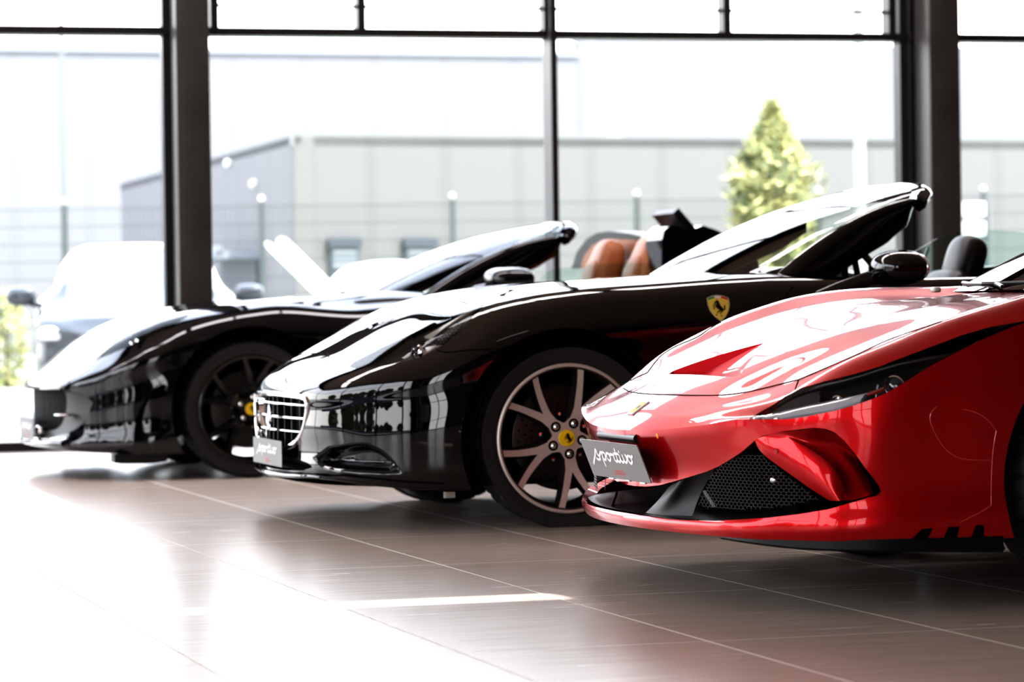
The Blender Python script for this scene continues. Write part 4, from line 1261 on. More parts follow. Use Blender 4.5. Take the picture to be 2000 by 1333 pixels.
    band([(1472,815),(1500,809),(1555,796.5),(1600,787.5),(1650,777.5),(1690,769),(1724,758)], [(1474,812.5),(1502,806),(1555,793.5),(1600,784),(1650,774),(1690,765),(1727,752)], .007, 'lamp_trim', MT['lamp_silver'])
    band([(1512,792),(1553,764),(1612,747.5),(1670,734),(1739,713),(1808,698),(1872,688)], [(1520,791),(1560,767),(1612,752),(1670,738.5),(1739,717),(1808,701),(1868,690)], .004, 'lamp_brow', MT['satin_black'])
    band([(1503,803),(1530,782),(1556,768),(1598,757)], [(1500,808),(1530,800),(1560,792),(1598,785)], .012, 'inner_bezel', MT['lamp_grey_soft'])
    for sg in (1, -1):
        p, n = lt(1743, 739); q = p-n*.030; m4 = Matrix.Translation((q[0], q[1]*sg, q[2])) @ Matrix.Rotation(-PI/2+sg*.75, 4, 'Z') @ Matrix.Rotation(-.15, 4, 'X')
        mb = MB(); mb.lathe([(.020, -.01), (.027, .0), (.0295, .010), (.0265, .013), (.0235, .004)], 36, mat=m4); lamp = mb.build('projector_lamp', MT['chrome'], root)
        mb = MB(); mb.lathe([(.0235, .003), (.020, .014), (.012, .021), (.0001, .024)], 32, mat=m4); mb.build('lens', MT['lamp_ball'], lamp)
        p, n = lt(1632, 775); q = p-n*.022; m4 = Matrix.Translation((q[0], q[1]*sg, q[2])) @ Matrix.Rotation(-PI/2+sg*.75, 4, 'Z')
        mb = MB(); mb.lathe([(.017, .0), (.020, .010), (.016, .013), (.011, .005), (.006, .009), (.0001, .012)], 24, mat=m4); mb.build('inner_lamp', MT['chrome'], root)
        p, n = lt(1707, 758); q = p-n*.02
        mb = MB(); mb.tube([(q[0]-.004, q[1]*sg, q[2]+.022), (q[0]+.001, q[1]*sg, q[2]), (q[0]+.002, q[1]*sg, q[2]-.018)], .004, 6); mb.build('light_guide', MT['lamp_silver'], root)
    # --- duct blade
    ctrl = [[(1475,862,.000),(1490,887,.004),(1535,921,.004),(1580,953,.004),(1619,978,.004)],
            [(1482,856,.000),(1512,877,-.004),(1560,905,-.005),(1603,938,-.005),(1640,979,-.002)],
            [(1508,848,.000),(1552,866,.003),(1600,895,.003),(1632,930,.004),(1652,978,.010)],
            [(1530,844,.000),(1566,866,.012),(1611,896,.016),(1641,931,.017),(1659,978,.020)],
            [(1570,840,.000),(1598,868,.034),(1633,899,.042),(1659,936,.042),(1672,976,.036)],
            [(1604,838,.002),(1632,868,.050),(1660,903,.056),(1682,938,.056),(1690,971,.048)],
            [(1641,853,.003),(1666,885,.062),(1683,914,.074),(1698,941,.072),(1705,965,.058)]]
    dn = np.array([np.array(p) for p in sh.P]); fullp = np.vstack([dn[::-1]*[1, -1], dn[1:]])[::3]
    def at_plan(px, py, d):
        dd = CM @ ray(px, py); o = CM @ (CAM-O); best = None
        e = np.diff(fullp, axis=0); nrm = np.stack([e[:, 1], -e[:, 0]], -1); nrm /= np.maximum(np.linalg.norm(nrm, axis=1), 1e-9)[:, None]
        sgn = np.where((nrm*fullp[:-1]).sum(1) < 0, -1, 1)[:, None]; A0 = fullp[:-1]-nrm*sgn*d; B0 = fullp[1:]-nrm*sgn*d
        for a, b in zip(A0, B0):
            ev = b-a; det = dd[0]*-ev[1]+ev[0]*dd[1]
            if abs(det) < 1e-12: continue
            w = a-o[:2]; t = (w[0]*-ev[1]+ev[0]*w[1])/det; s_ = (dd[0]*w[1]-dd[1]*w[0])/det
            if -.02 <= s_ <= 1.02 and t > 0 and (best is None or t < best): best = t
        return o+dd*best
    G = np.array([[at_plan(*q) for q in row] for row in ctrl])
    def densify(G, nu, nv):
        t = np.arange(G.shape[1]); A = np.array([nat_spline(t, r, np.linspace(0, t[-1], nu)) for r in G])
        t = np.arange(G.shape[0]); n = A.shape[1]
        return nat_spline(t, A.reshape(len(t), -1), np.linspace(0, t[-1], nv)).reshape(nv, n, 3)
    g = densify(G, 40, 70)
    edge_in = g[0].copy()-np.array([.0, .0, 0])
    inn = np.array([p-np.array([.02, .03, 0]) for p in g[0]])
    Vb = np.vstack([inn[None], g]).reshape(-1, 3)
    skin_obj('duct_blade', Skin(Vb, grid_faces(71, 40)), P, root, 'pair')
    p, n = Tracer(O, Skin(Vb, grid_faces(71, 40)))(1516, 882)
    for sg in (1, -1):
        mb = MB(); q = Vector((n[0], n[1]*sg, n[2])).to_track_quat('Y', 'Z').to_matrix().to_4x4()
        mb.lathe([(.0075, .0), (.0075, .0012), (.006, .0006), (.0055, .0020), (.0001, .0024)], 24, mat=Matrix.Translation((p[0], p[1]*sg, p[2])) @ q); mb.build('parking_sensor', MT['sensor_red'], root)
    # --- honeycomb mesh in the intake
    hexp = [(1362,986),(1372,962),(1391,925),(1415,901),(1429,891),(1449,887),(1490,890),(1542,933),(1601,976),(1573,982),(1532,991),(1482,996),(1431,997),(1380,994)]
    ul = np.linspace(.35, 1.15, 400)
    base = np.stack([np.interp(ul, sh.us, sh.P[:, 0]), np.interp(ul, sh.us, sh.P[:, 1])], -1); nor = np.stack([np.interp(ul, sh.us, sh.out[:, 0]), np.interp(ul, sh.us, sh.out[:, 1])], -1)
    pos = lambda u, z: np.array([np.interp(u, ul, base[:, 0])-np.interp(u, ul, nor[:, 0])*.035, np.interp(u, ul, base[:, 1])-np.interp(u, ul, nor[:, 1])*.035, z])
    cw, chh = .0165, .0110; segs = []
    for j in range(40):
        for i in range(70):
            u = .42+i*cw+(j % 2)*cw/2; z = .18+j*chh*.75
            h = [(u, z+chh/2), (u+cw/2, z+chh/4), (u+cw/2, z-chh/4), (u, z-chh/2)]
            segs += [(h[0], h[1]), (h[1], h[2]), (h[2], h[3])]
    mid_ = np.array([pos((a[0]+b[0])/2, (a[1]+b[1])/2) for a, b in segs])
    ok = sd_poly(project(car_to_world(O, mid_)), hexp) < -1
    for sg in (1, -1):
        mb = MB()
        for (a, b), k in zip(segs, ok):
            if k:
                A, B = pos(*a), pos(*b)
                mb.tube([(A[0], A[1]*sg, A[2]), (B[0], B[1]*sg, B[2])], .00075, 4, cap=False)
        m = mb.build('honeycomb_grille', MT['mesh_wire'], root, smooth=False)
    # --- black structure of the intake
    def quadp(name, pts, mat, both=True, th=.003):
        Q = np.array([at_plan(*q) for q in pts]); k = len(Q)
        for sg in ((1, -1) if both else (1,)):
            mb = MB(); V = [(v[0], v[1]*sg, v[2]) for v in Q]
            mb.add(V, [tuple(range(k))]); mb.build(name, mat, root, smooth=False)
    gp = densify(np.array([[at_plan(*q) for q in r] for r in ([(1305,952,.05),(1285,978,.04),(1257,1006,.025)],[(1328,940,.03),(1305,975,.03),(1280,1010,.025)],[(1352,931,.04),(1328,975,.045),(1310,1014,.03)],[(1398,914,.055),(1368,966,.06),(1350,1017,.045)])]), 20, 24)
    skin_obj('intake_panel', Skin(gp.reshape(-1, 3), grid_faces(24, 20)), MT['intake_black'], root, False)
    quadp('intake_strut', [(1207,941,.03),(1210,941,.05),(1206,968,.06),(1197,994,.05),(1193,992,.03),(1202,965,.03)], MT['shelf_grey'], both=False)
    quadp('fog_recess', [(1372,960,.06),(1378,958,.06),(1398,990,.06),(1392,992,.06)], MT['satin_black'])
    for sg in (1, -1):
        q = at_plan(1513, 938, .07); V, F = superell((q[0], q[1]*sg, q[2]), (.012, .012, .012), (.9, .9), 14, 10); mesh('temperature_probe', V, F, MT['chrome'], root)
    # --- splitter shelf, backing and floor
    mb = MB(); n = 61; us = np.linspace(0, 1.12, n); rows = []
    for d, z in ((.016, .2235), (.03, .226), (.12, .233), (.3, .245)):
        rows.append([(np.interp(u, sh.us, sh.P[:, 0])-np.interp(u, sh.us, sh.out[:, 0])*d, max(0, np.interp(u, sh.us, sh.P[:, 1])-np.interp(u, sh.us, sh.out[:, 1])*d), z) for u in us])
    R = np.array(rows).reshape(-1, 3); sk = Skin(np.where(np.abs(R) < 1e-7, 0, R), grid_faces(4, n)); skin_obj('splitter_shelf', sk, MT['shelf_grey'], root)
    mb = MB(); mb.box((.78,-.58,.19),(.80,.58,.42)); mb.box((.45,-.62,.17),(.78,.62,.44)); mb.box((-3.2,-.62,.2),(.45,.62,.60)); mb.box((-2.2,-.93,.17),(-.45,.93,.55)); mb.box((-3.3,-.85,.25),(-3.0,.85,.7))
    mb.build('chassis', MT['void_black'], root, smooth=False)
    # black skirt under the bumper
    mb = MB(); rows = []
    us = np.linspace(.58, float(np.interp(-.40, -sh.P[:, 0], sh.us)), 60)
    zs = np.interp(us, [.58, .85, 1.1, us[-1]], [.178, .163, .158, .150])
    for d, zz in ((.006, None), (.004, 'z'), (.012, 'z-'), (.12, 'z-')):
        rows.append([(np.interp(u, sh.us, sh.P[:, 0])-np.interp(u, sh.us, sh.out[:, 0])*d, np.interp(u, sh.us, sh.P[:, 1])-np.interp(u, sh.us, sh.out[:, 1])*d, .192 if zz is None else (z+.006 if zz == 'z' else z)) for u, z in zip(us, zs)])
    skin_obj('front_skirt', Skin(np.array(rows).reshape(-1, 3), grid_faces(4, 60)), MT['skirt_black'], root, 'pair')
    # air guide fins low on the wing (black notches)
    for a in ([(1779,1055),(1800,1034),(1822,1032),(1811,1055)], [(1842,1054),(1852,1030),(1874,1029),(1868,1054)], [(1895,1053),(1906,1027),(1922,1026),(1921,1053)]):
        Q = [tr(*p) for p in a]
        for sg in (1, -1):
            mb = MB(); mb.add([((p+n*.0012)[0], (p+n*.0012)[1]*sg, (p+n*.0012)[2]) for p, n in Q], [(0, 1, 2, 3)]); mb.build('side_vent', MT['void_black'], root, smooth=False)
    # --- plate with its holder
    up = Vector((.040, 0, .104)).normalized()
    dealer_plate(root, (1.112, 0, .362), (0, 1, 0), up, .50, .112)
    mb = MB(); mb.tube([(1.098,-.16,.428),(1.098,.16,.428)], .013, 14); mb.build('plate_holder', MT['satin_black'], root)
    for y in (-.12, .02, .15):
        mb = MB(); mb.box((1.075,y-.02,.305),(1.083,y+.02,.315)); mb.build('plate_clip', MT['brushed_metal'], root, smooth=False)
    # --- badge on the nose
    q = [trt(*p) for p in ((1225,810.5),(1236,811.5),(1269,786),(1260,784.5))]
    mb = MB(); top = [a+n*.004 for a, n in q]; bot = [a-n*.002 for a, n in q]; mb.add(top+bot, [(0, 1, 2, 3)]+[(i, (i+1) % 4, 4+(i+1) % 4, 4+i) for i in range(4)])
    bd = mb.build('nose_badge', MT['flag_white'], root, smooth=False); bd['label'] = 'small rectangular yellow badge in a chrome frame on the nose'
    c_ = np.mean(top, 0); inner = [c_+(t-c_)*.74+np.array([0, 0, .0006]) for t in top]
    mb = MB(); mb.add(inner, [(0, 1, 2, 3)]); mb.build('badge_field', MT['badge_cream'], bd, smooth=False)
    e0, e1 = (inner[3]-inner[0]), (inner[1]-inner[0])
    mb = MB()
    for pl in HORSE: mb.add([inner[0]+e0*(.28+.42*z)+e1*(.5+.62*x)+np.array([0, 0, .0006]) for x, z in pl], [tuple(t) for t in tessellate_polygon([[Vector((x, z, 0)) for x, z in pl]])])
    mb.build('emblem', MT['emblem_black'], bd, smooth=False)
    p, n = tr(1284, 852)
    mb = MB(); mb.lathe([(.0001, .0015), (.006, .001), (.0075, .001), (.0085, -.001)], 20, mat=Matrix.Translation(p) @ Vector(n).to_track_quat('Y', 'Z').to_matrix().to_4x4() @ Matrix.Scale(.7, 4, (1, 0, 0))); mb.build('camera_washer', MT['amber'], root)
    # --- shut lines
    for i, (L_, n_) in enumerate((([(1218,759),(1226,764),(1240,767.5),(1300,771.5),(1370,773),(1420,771.5),(1470,764),(1520,752),(1560,742)], 60), ([(1560,742),(1600,725),(1635,710),(1680,690),(1720,671),(1780,648),(1840,628)], 40), ([(1560,742),(1557,750),(1553,761)], 8))):
        Pn = trt.line(L_, n_, .0003); mb = MB(); seam(mb, Pn, .0016); mb.build('shut_line', MT['void_black'], root)
        if i: mb = MB(); seam(mb, Pn*[1, -1, 1], .0016); mb.build('shut_line', MT['void_black'], root)
    # --- edges of the clear protective film on the wing
    for L_ in ([(1830,794),(1822,802),(1817,811),(1821,835),(1833,859),(1850,881),(1874,895),(1900,899),(1934,899)], [(1874,1022),(1893,1012),(1912,1003),(1934,989)], [(1946,842),(1941,870),(1938,900),(1936,950),(1936,989)], [(1880,800),(1905,806),(1930,822),(1946,842)]):
        Pn = tr.line(L_, 30, .0004); mb = MB(); seam(mb, Pn, .0013); mb.build('film_edge', MT['film_red'], root)
    # --- cowl, windscreen, wipers
    windscreen(root, [(0,-.03,.822),(.3,-.07,.823),(.5,-.15,.822),(.62,-.24,.820),(.70,-.33,.816)], [(0,-1.0,1.165),(.3,-1.02,1.16),(.45,-1.06,1.145),(.55,-1.12,1.12),(.58,-1.15,1.10)], P, bulge=.05)
    for Pp in ([(-.02,.12,.832),(-.05,.02,.842),(-.10,-.28,.846),(-.16,-.44,.85)], [(-.13,.45,.838),(-.10,.25,.845),(-.04,-.05,.842)]):
        mb = MB(); mb.tube(Pp, .0065, 6); mb.build('wiper', MT['satin_black'], root)
    V, F = superell((-.105, -.52, .830), (.014, .018, .009), (.6, .6), 16, 10); mesh('wiper_pivot', V, F, MT['white_paint'], root)
    mb = MB(); V, F = superell((-.55, 0, .74), (.30, .70, .09), (.6, .4)); mb.add(V, F); mb.build('dashboard', MT['black_leather'], root)
    seat(root, -1.45, .36, .70, MT['black_leather'], hz_head=.93); seat(root, -1.45, -.36, .70, MT['black_leather'], hz_head=.93)
    mb = MB(); mb.box((-1.75,-.75,.35),(-.25,.75,.42)); mb.box((-1.8,-.74,.40),(-1.70,.74,.88)); mb.box((-.32,-.70,.4),(-.24,.70,.80)); mb.box((-1.7,.70,.4),(-.3,.76,.80)); mb.box((-1.7,-.76,.4),(-.3,-.70,.80)); mb.build('cabin_lining', MT['carpet'], root, smooth=False)
    for sg in (1, -1):
        V, F = superell((-.88, 1.05*sg, .93), (.08, .11, .06), (.8, .62)); m = mesh('door_mirror', V, F, P, root)
        mb = MB(); mb.tube([(-.72,.92*sg,.84),(-.78,.96*sg,.88),(-.86,1.0*sg,.91)], .02, 10); mb.build('mirror_arm', MT['satin_black'], m)
    rotated_disc_backing(root, 0, .88, .395, .42, cz=.335); rotated_disc_backing(root, -2.65, .88, .395, .42, cz=.335)
    for x, yo, wd in ((0, .945, .245), (-2.65, .955, .305)):
        wheel(root, x, yo, .337, .262, 'black', width=wd); wheel(root, x, yo, .337, .262, 'black', far=True, detail=False, width=wd)
    return root
RED = build_red()
# ------------------------------------------------------------------ far car: blue-black open sports car
DARK_O = np.array([-1.593, 15.51, 0])
def build_dark():
    O = DARK_O; root = empty('sports_car', O, CAR_ROT)
    tag(root, 'black open sports car with black wheels and tan seats, beside the window wall', 'car', 'sports cars parked in a row')
    plan = [(.90,0),(.885,.25),(.84,.5),(.78,.67),(.69,.80),(.58,.89),(.45,.95),(.3,.975),(0,.985),(-.5,.975),(-1.0,.95),(-1.6,.93),(-2.1,.95),(-2.7,.985),(-3.2,.95),(-3.55,.78),(-3.72,.4),(-3.76,0)]
    prof = np.array([(.90,.452),(.888,.466),(.836,.506),(.765,.559),(.72,.600),(.66,.648),(.595,.692),(.53,.724),(.465,.750),(.355,.786),(.227,.812),(.12,.827),(0,.841),(-.15,.856),(-.35,.872),(-.6,.888),(-.86,.90),(-1.1,.90),(-1.6,.88),(-2.2,.93),(-2.6,1.0),(-3.1,1.0),(-3.5,.95),(-3.8,.86)])[::-1]
    hw = np.array(plan, float)[:15][::-1]
    def H(x, y):
        x = np.asarray(x, float); y = np.abs(np.asarray(y, float)); sh_ = x.shape; x = x.ravel(); y = y.ravel()
        z = pchip(prof[:, 0], prof[:, 1], np.clip(x+.2*y*y*smoothstep(-.3, .5, x), -3.79, .90))-.012*y*y
        w = np.interp(x, hw[:, 0], hw[:, 1])
        z -= .11*np.exp(-np.maximum(w-y, 0)/.055)*smoothstep(.78, .35, x)
        z += .014*np.exp(-((y-.66)/.12)**2)*smoothstep(.75, .35, x)*smoothstep(-.55, -.15, x)      # wing crest
        z -= .012*np.exp(-((y-.42)/.10)**2)*smoothstep(.75, .4, x)*smoothstep(-.8, -.3, x)
        z -= .055*smoothstep(-.15, -.65, x)*smoothstep(.62, .86, y)
        return z.reshape(sh_)
    zb = [.148,.146,.141,.138,.134,.130,.127,.125,.125,.125,.125,.125,.13,.14,.17,.2,.22,.22]
    fr = (.10, .28, .5, .75, .92, 1.0)
    d0 = [(.004,.010,.020,.020,-.004,.010)]*4+[(.010,.008,.006,.006,-.002,.012)]*3+[(.012,.006,.000,.006,.008,.028)]*2+[(.008,.000,.002,.014,.010,.030)]*9
    sh = Shell(O, plan, H, zb, d0, fr, core=(.45, -3.3), fine=(-1.0, .012), vstep=.012)
    tr = Tracer(O, sh.skin); P = MT['blue_black_paint']
    for xc in (-.065, -2.78):
        sh.cut_sd(lambda V: np.where((V[:, 1] > .5) & (np.abs(V[:, 0]-xc) < .6) & (V[:, 2] < .79), np.hypot(V[:, 0]-xc, V[:, 2]-.335)-.398, 1.))
    ck = [(-.82,0),(-.84,.3),(-.92,.55),(-1.02,.70),(-1.12,.80),(-1.6,.83),(-2.25,.80),(-2.4,.6),(-2.42,0),(-2.42,-.2),(-.82,-.2)]
    sh.cut_sd(lambda V: np.where(V[:, 2] > .7, sd_poly(V[:, :2], ck), 1.))
    lens = sh.cut_pix([(182,705),(213,680),(263,651),(312,630),(350,619),(373,614),(352,627),(312,647),(250,677),(202,698)], lambda V: (V[:, 2] > .45) & (V[:, 0] > .1))
    # front opening by its front view, and the recess ahead of the wheel
    gw = [(-.6,.430),(0,.430),(.45,.436),(.66,.436),(.75,.415),(.795,.375),(.775,.325),(.72,.270),(.62,.225),(.45,.195),(.2,.185),(0,.184),(-.6,.184)]
    sh.cut_sd(lambda V: np.where(V[:, 0] > .55, sd_poly(V[:, 1:], gw), 1.))
    rec = sh.cut_pix([(266,842),(263,828),(272,800),(287,776),(303,759),(317,750),(325,752),(326,770),(325,800),(325,838),(310,843),(285,846)], lambda V: V[:, 2] < .6)
    skin_obj('body', flange(sh.skin.compact(), .025, cond=lambda p: p[2] > .15 and p[0] > -1.0), P, root)
    rs = outward(rec.compact()); skin_obj('side_duct', Skin(rs.V-rs.normals()*(.02+.03*np.clip((rs.V[:, :1]-.3)/.2, 0, 1)), rs.F), P, root, 'pair')
    # head lamp
    ls = outward(lens.compact()); N = ls.normals(); hb = flange(Skin(ls.V-N*.002, ls.F), .04); hs = Skin(ls.V-N*.04, ls.F)
    skin_obj('headlight_housing', Skin(np.vstack([hs.V, hb.V]), hs.F+[tuple(i+len(hs.V) for i in f) for f in hb.F[len(ls.F):]]), MT['lamp_grey_dark'], root, 'pair')
    skin_obj('headlight_lens', Skin(ls.V+N*.0006, ls.F), MT['lamp_glass'], root, 'pair')
    lt = Tracer(O, ls)
    for sg in (1, -1):
        for a in ((264, 664), (252, 670)):
            p, n = lt(*a); q = p-n*.02; mb = MB(); mb.lathe([(.016, -.01), (.020, .008), (.014, .010), (.0001, .004)], 20, mat=Matrix.Translation((q[0], q[1]*sg, q[2])) @ Matrix.Rotation(-PI/2+sg*.5, 4, 'Z')); mb.build('lamp', MT['chrome'], root)
    # grille: concave surround, honeycomb panel, lower lip, plate
    px_ = lambda y: float(np.interp(abs(y), [0,.25,.5,.67,.80], [.90,.885,.84,.78,.69]))
    ring = [(0,.432),(.45,.438),(.66,.438),(.75,.417),(.797,.375),(.777,.325),(.72,.270),(.62,.225),(.45,.193),(.2,.184),(0,.183)]
    inner = [(0,.428),(.44,.428),(.487,.418),(.50,.385),(.495,.34),(.475,.30),(.43,.258),(.36,.236),(.25,.228),(.12,.226),(0,.226)]
    A = smooth_line([(y, z, 0) for y, z in ring], 60)[:, :2]; B = smooth_line([(y, z, 0) for y, z in inner], 60)[:, :2]
    A[0, 0] = A[-1, 0] = B[0, 0] = B[-1, 0] = 0
    rows = []; pm = lambda y: .85-.32*y*y
    for t in (0, .2, .5, .8, 1):
        q = A*(1-t)+B*t; rows.append([((px_(a_[0])-.022)*(1-t)**1.5+pm(b_[0])*(1-(1-t)**1.5), max(0, y), z) for (y, z), a_, b_ in zip(q, A, B)])
    sk = Skin(np.array(rows).reshape(-1, 3), grid_faces(5, 60)); sk.V[np.abs(sk.V[:, 1]) < 1e-7, 1] = 0
    skin_obj('grille_surround', sk, MT['surround_grey'], root)
    yy = np.linspace(0, .50, 21); lo = np.interp(yy, [p_[0] for p_ in inner[:3:-1]], [p_[1] for p_ in inner[:3:-1]]); hi = np.interp(yy, [0,.44,.487,.5], [.428,.428,.418,.385])
    sk = Skin(np.array([[(pm(y)+.001, y, l_+(h_-l_)*f) for y, l_, h_ in zip(yy, lo, hi)] for f in np.linspace(0, 1, 8)]).reshape(-1, 3), grid_faces(8, 21))
    skin_obj('grille_mesh', sk, MT['grille_mesh'], root)
    mb = MB(); mb.tube([(px_(y)+.004, y, .168+.02*abs(y)**2) for y in np.linspace(-.62, .62, 31)], .016, 10, flat=(1.3, 1)); mb.build('front_lip', P, root)
    mb = MB(); mb.tube([(px_(y)-.005, y, .182+.06*max(0, abs(y)-.35)) for y in np.linspace(.1, .62, 20)], .007, 8); mb.build('lip_glint', MT['chrome'], root)  # chrome tube stands in for the bright reflection along the splitter lip
    dealer_plate(root, (.905, 0.02, .235), (0, 1, 0), (0, 0, 1), .50, .105)
    V, F = superell((.86, .21, .225), (.03, .045, .028), (.7, .7), 24, 16); mesh('fog_lamp', V, F, MT['chrome'], root)
    V, F = superell((.80, .62, .315), (.05, .05, .009), (.8, .7), 24, 12); mesh('grille_fin', V, F, MT['chrome'], root)
    # front skirt and chassis
    for sg in (1, -1):
        V = [atc(O, x, y, Y=.92) for x, y in [(224,889),(224,905),(240,907),(300,906),(326,902),(332,886)]]
        mb = MB(); k = len(V); mb.add([(v[0], sg*.91, v[2]) for v in V]+[(v[0], sg*.80, v[2]) for v in V], [tuple(range(k)), tuple(range(k, 2*k))[::-1]]+[(i, (i+1) % k, k+(i+1) % k, k+i) for i in range(k)])
        mb.build('front_skirt', MT['satin_black'], root, smooth=False)
    mb = MB(); mb.box((.70,-.55,.16),(.74,.55,.44)); mb.box((-3.4,-.62,.2),(.25,.62,.58)); mb.box((.2,-.55,.2),(.70,.55,.42)); mb.box((-2.3,-.92,.15),(-.45,.92,.50)); mb.box((.42,-.5,.15),(.74,.5,.17)); mb.box((-3.5,-.85,.25),(-3.1,.85,.7)); mb.build('chassis', MT['void_black'], root, smooth=False)
    # --- windscreen, mirrors, cabin
    windscreen(root, [(0,-.78,.905),(.3,-.80,.901),(.55,-.88,.890),(.72,-1.01,.874)], [(0,-1.86,1.250),(.3,-1.86,1.244),(.45,-1.84,1.220),(.53,-1.80,1.185),(.56,-1.77,1.165)], P, bulge=.06)
    for sg in (1, -1):
        warp = lambda x, y, z: (x*(1.0 if x > 0 else .6), y, z*(1-.12*y*sg)*(1 if z > 0 else .8))
        V, F = superell((-1.36, 1.06*sg, .945), (.14, .115, .060), (.75, .55), mat=Matrix.Rotation(.1*sg, 4, 'Z'), warp=warp); m = mesh('door_mirror', V, F, P, root)
        mb = MB(); mb.tube([(-1.12,.90*sg,.86),(-1.20,.94*sg,.90),(-1.30,.99*sg,.92)], .028, 10, flat=(1, .6)); mb.build('mirror_arm', P, m)
    for cy, hz in ((.36, 1.055), (-.36, 1.045)):
        R = Matrix.Rotation(-.28, 4, 'Y')
        V, F = superell((0, 0, 0), (.085, .155, .40), (.55, .62), mat=R); s = mesh('seat', [(x-2.24, y+cy, z+hz-.26) for x, y, z in V], F, MT['tan_leather'], root)
        V, F = superell((-1.85, cy, .62), (.30, .23, .09), (.5, .5)); mesh('seat_cushion', V, F, MT['tan_leather'], s)
        V, F = superell((0, 0, 0), (.03, .125, .30), (.55, .62), mat=R); mesh('seat_centre_panel', [(x-2.165, y+cy, z+hz-.27) for x, y, z in V], F, MT['tan_dark'], s)
    # hoops and rear deck behind the seats
    def lateral(name, pts, x0, x1, mat, par):
        q = [atc(O, x, y, X=x0) for x, y in pts]; k = len(q); mb = MB()
        M4 = Matrix(((0, 1, 0, 0), (1, 0, 0, 0), (0, 0, 1, 0), (0, 0, 0, 1)))
        mb.prism([(p[1], p[2]) for p in q], x0, x1, mat=M4); return mb.build(name, mat, par, smooth=False)
    hp = lateral('roll_hoop', [(1116,525),(1127,492),(1144,469),(1164,456),(1190,452),(1230,456),(1262,464),(1276,476),(1279,525)], -2.44, -2.60, MT['skirt_black'], root)
    lateral('hoop_lining', [(1133,525),(1141,500),(1156,480),(1174,470),(1198,467),(1236,469),(1258,476),(1266,488),(1268,525)], -2.425, -2.445, MT['tan_leather'], hp)
    def traced(name, pts, y0, y1, mat, bev=0):
        mid = (y0+y1)/2; q = [atc(O, x, y, Y=mid) for x, y in pts]
        mb = MB(); mb.prism([(p[0], p[2]) for p in q], y0, y1); return mb.build(name, mat, root, smooth=False)
    traced('flying_buttress', [(1276,525),(1277,470),(1281,452),(1290,444),(1300,441),(1330,452),(1356,442),(1385,452),(1420,470),(1460,500),(1470,530)], .45, .70, P)
    T_, B_ = atc(O, 1299, 414, Y=.50), atc(O, 1398, 530, Y=.50); ax = (B_-T_)/np.linalg.norm(B_-T_); nn = np.array([ax[2], 0, -ax[0]])
    mb = MB(); mb.add([tuple(c+np.array([0, sy, 0])+nn*t) for c in (T_, B_) for sy, t in ((-.165, -.02), (.165, -.02), (.165, .02), (-.165, .02))], [(0, 1, 2, 3), (7, 6, 5, 4), (0, 4, 5, 1), (1, 5, 6, 2), (2, 6, 7, 3), (3, 7, 4, 0)]); mb.build('raised_cover', MT['satin_black'], root, smooth=False)
    q = [atc(O, x, y, Y=.80) for x, y in [(1052,548),(1066,534),(1085,525),(1130,519),(1200,515),(1268,513),(1295,530),(1300,550)]]
    mb = MB(); mb.prism([(p[0], p[2]) for p in q], .80, .805); mb.build('side_window', MT['car_glass'], root, smooth=False)
    mb = MB(); V, F = superell((-1.18, 0, .78), (.28, .76, .10), (.6, .4)); mb.add(V, F); mb.build('dashboard', MT['black_leather'], root)
    mb = MB(); mb.box((-2.6,-.80,.36),(-1.0,.80,.42)); mb.box((-2.6,-.8,.4),(-2.45,.8,.92)); mb.box((-1.08,-.78,.4),(-1.0,.78,.84)); mb.box((-2.5,.76,.4),(-1.0,.82,.83)); mb.box((-2.5,-.82,.4),(-1.0,-.76,.83)); mb.build('cabin_lining', MT['carpet'], root, smooth=False)
    rotated_disc_backing(root, -.065, .89, .396, .42, cz=.335); rotated_disc_backing(root, -2.78, .89, .396, .42, cz=.335)
    for x, yo, wd in ((-.065, .953, .265), (-2.78, .955, .305)):
        wheel(root, x, yo, .332, .262, 'black', width=wd, axis0=170); wheel(root, x, yo, .332, .262, 'black', far=True, detail=False, width=wd)
    # shut line of the bonnet along the wing
    Pn = tr.line([(392,603),(430,598),(480,594),(540,592)], 30, .0003)
    return root
DARK = build_dark()
# ------------------------------------------------------------------ outside the glass
GZ = -.14
principled('paving', (.30, .29, .28), rough=.85); noise_tint(MT['paving'], 1.2, .08)
principled('kerb_stone', (.45, .44, .43), rough=.8)
principled('grass', (.20, .26, .07), rough=.9); noise_tint(MT['grass'], 8, .4)
principled('pale_cladding', (.158, .163, .168), rough=.7)
principled('grey_cladding', (.130, .129, .131), rough=.7)
def panel_lines(m, axis_scale, dark):
    """faint vertical joints of wall panels"""
    nt = m.node_tree; b = nt.nodes['Principled BSDF']; c = b.inputs['Base Color'].default_value[:]
    tc = nt.nodes.new('ShaderNodeTexCoord'); wv = nt.nodes.new('ShaderNodeTexWave'); wv.bands_direction = 'X'; wv.inputs['Scale'].default_value = axis_scale
    rp = nt.nodes.new('ShaderNodeValToRGB'); rp.color_ramp.elements[0].position = .02; rp.color_ramp.elements[1].position = .10
    rp.color_ramp.elements[0].color = (*[v*dark for v in c[:3]], 1); rp.color_ramp.elements[1].color = c
    nt.links.new(tc.outputs['Object'], wv.inputs['Vector']); nt.links.new(wv.outputs['Fac'], rp.inputs[0]); nt.links.new(rp.outputs[0], b.inputs['Base Color'])
panel_lines(MT['pale_cladding'], .16, .95); panel_lines(MT['grey_cladding'], .26, .92)
principled('roof_edge', (.16, .165, .17), rough=.5)
principled('dark_window', (.05, .06, .075), rough=.3)
principled('shutter', (.22, .24, .27), rough=.5)
principled('fence_steel', (.06, .07, .07), rough=.5)
principled('pole_grey', (.14, .15, .155), rough=.5)
principled('bright_white', (.6, .6, .6), rough=.5); principled('lamp_white', (.30, .30, .30), rough=.5)
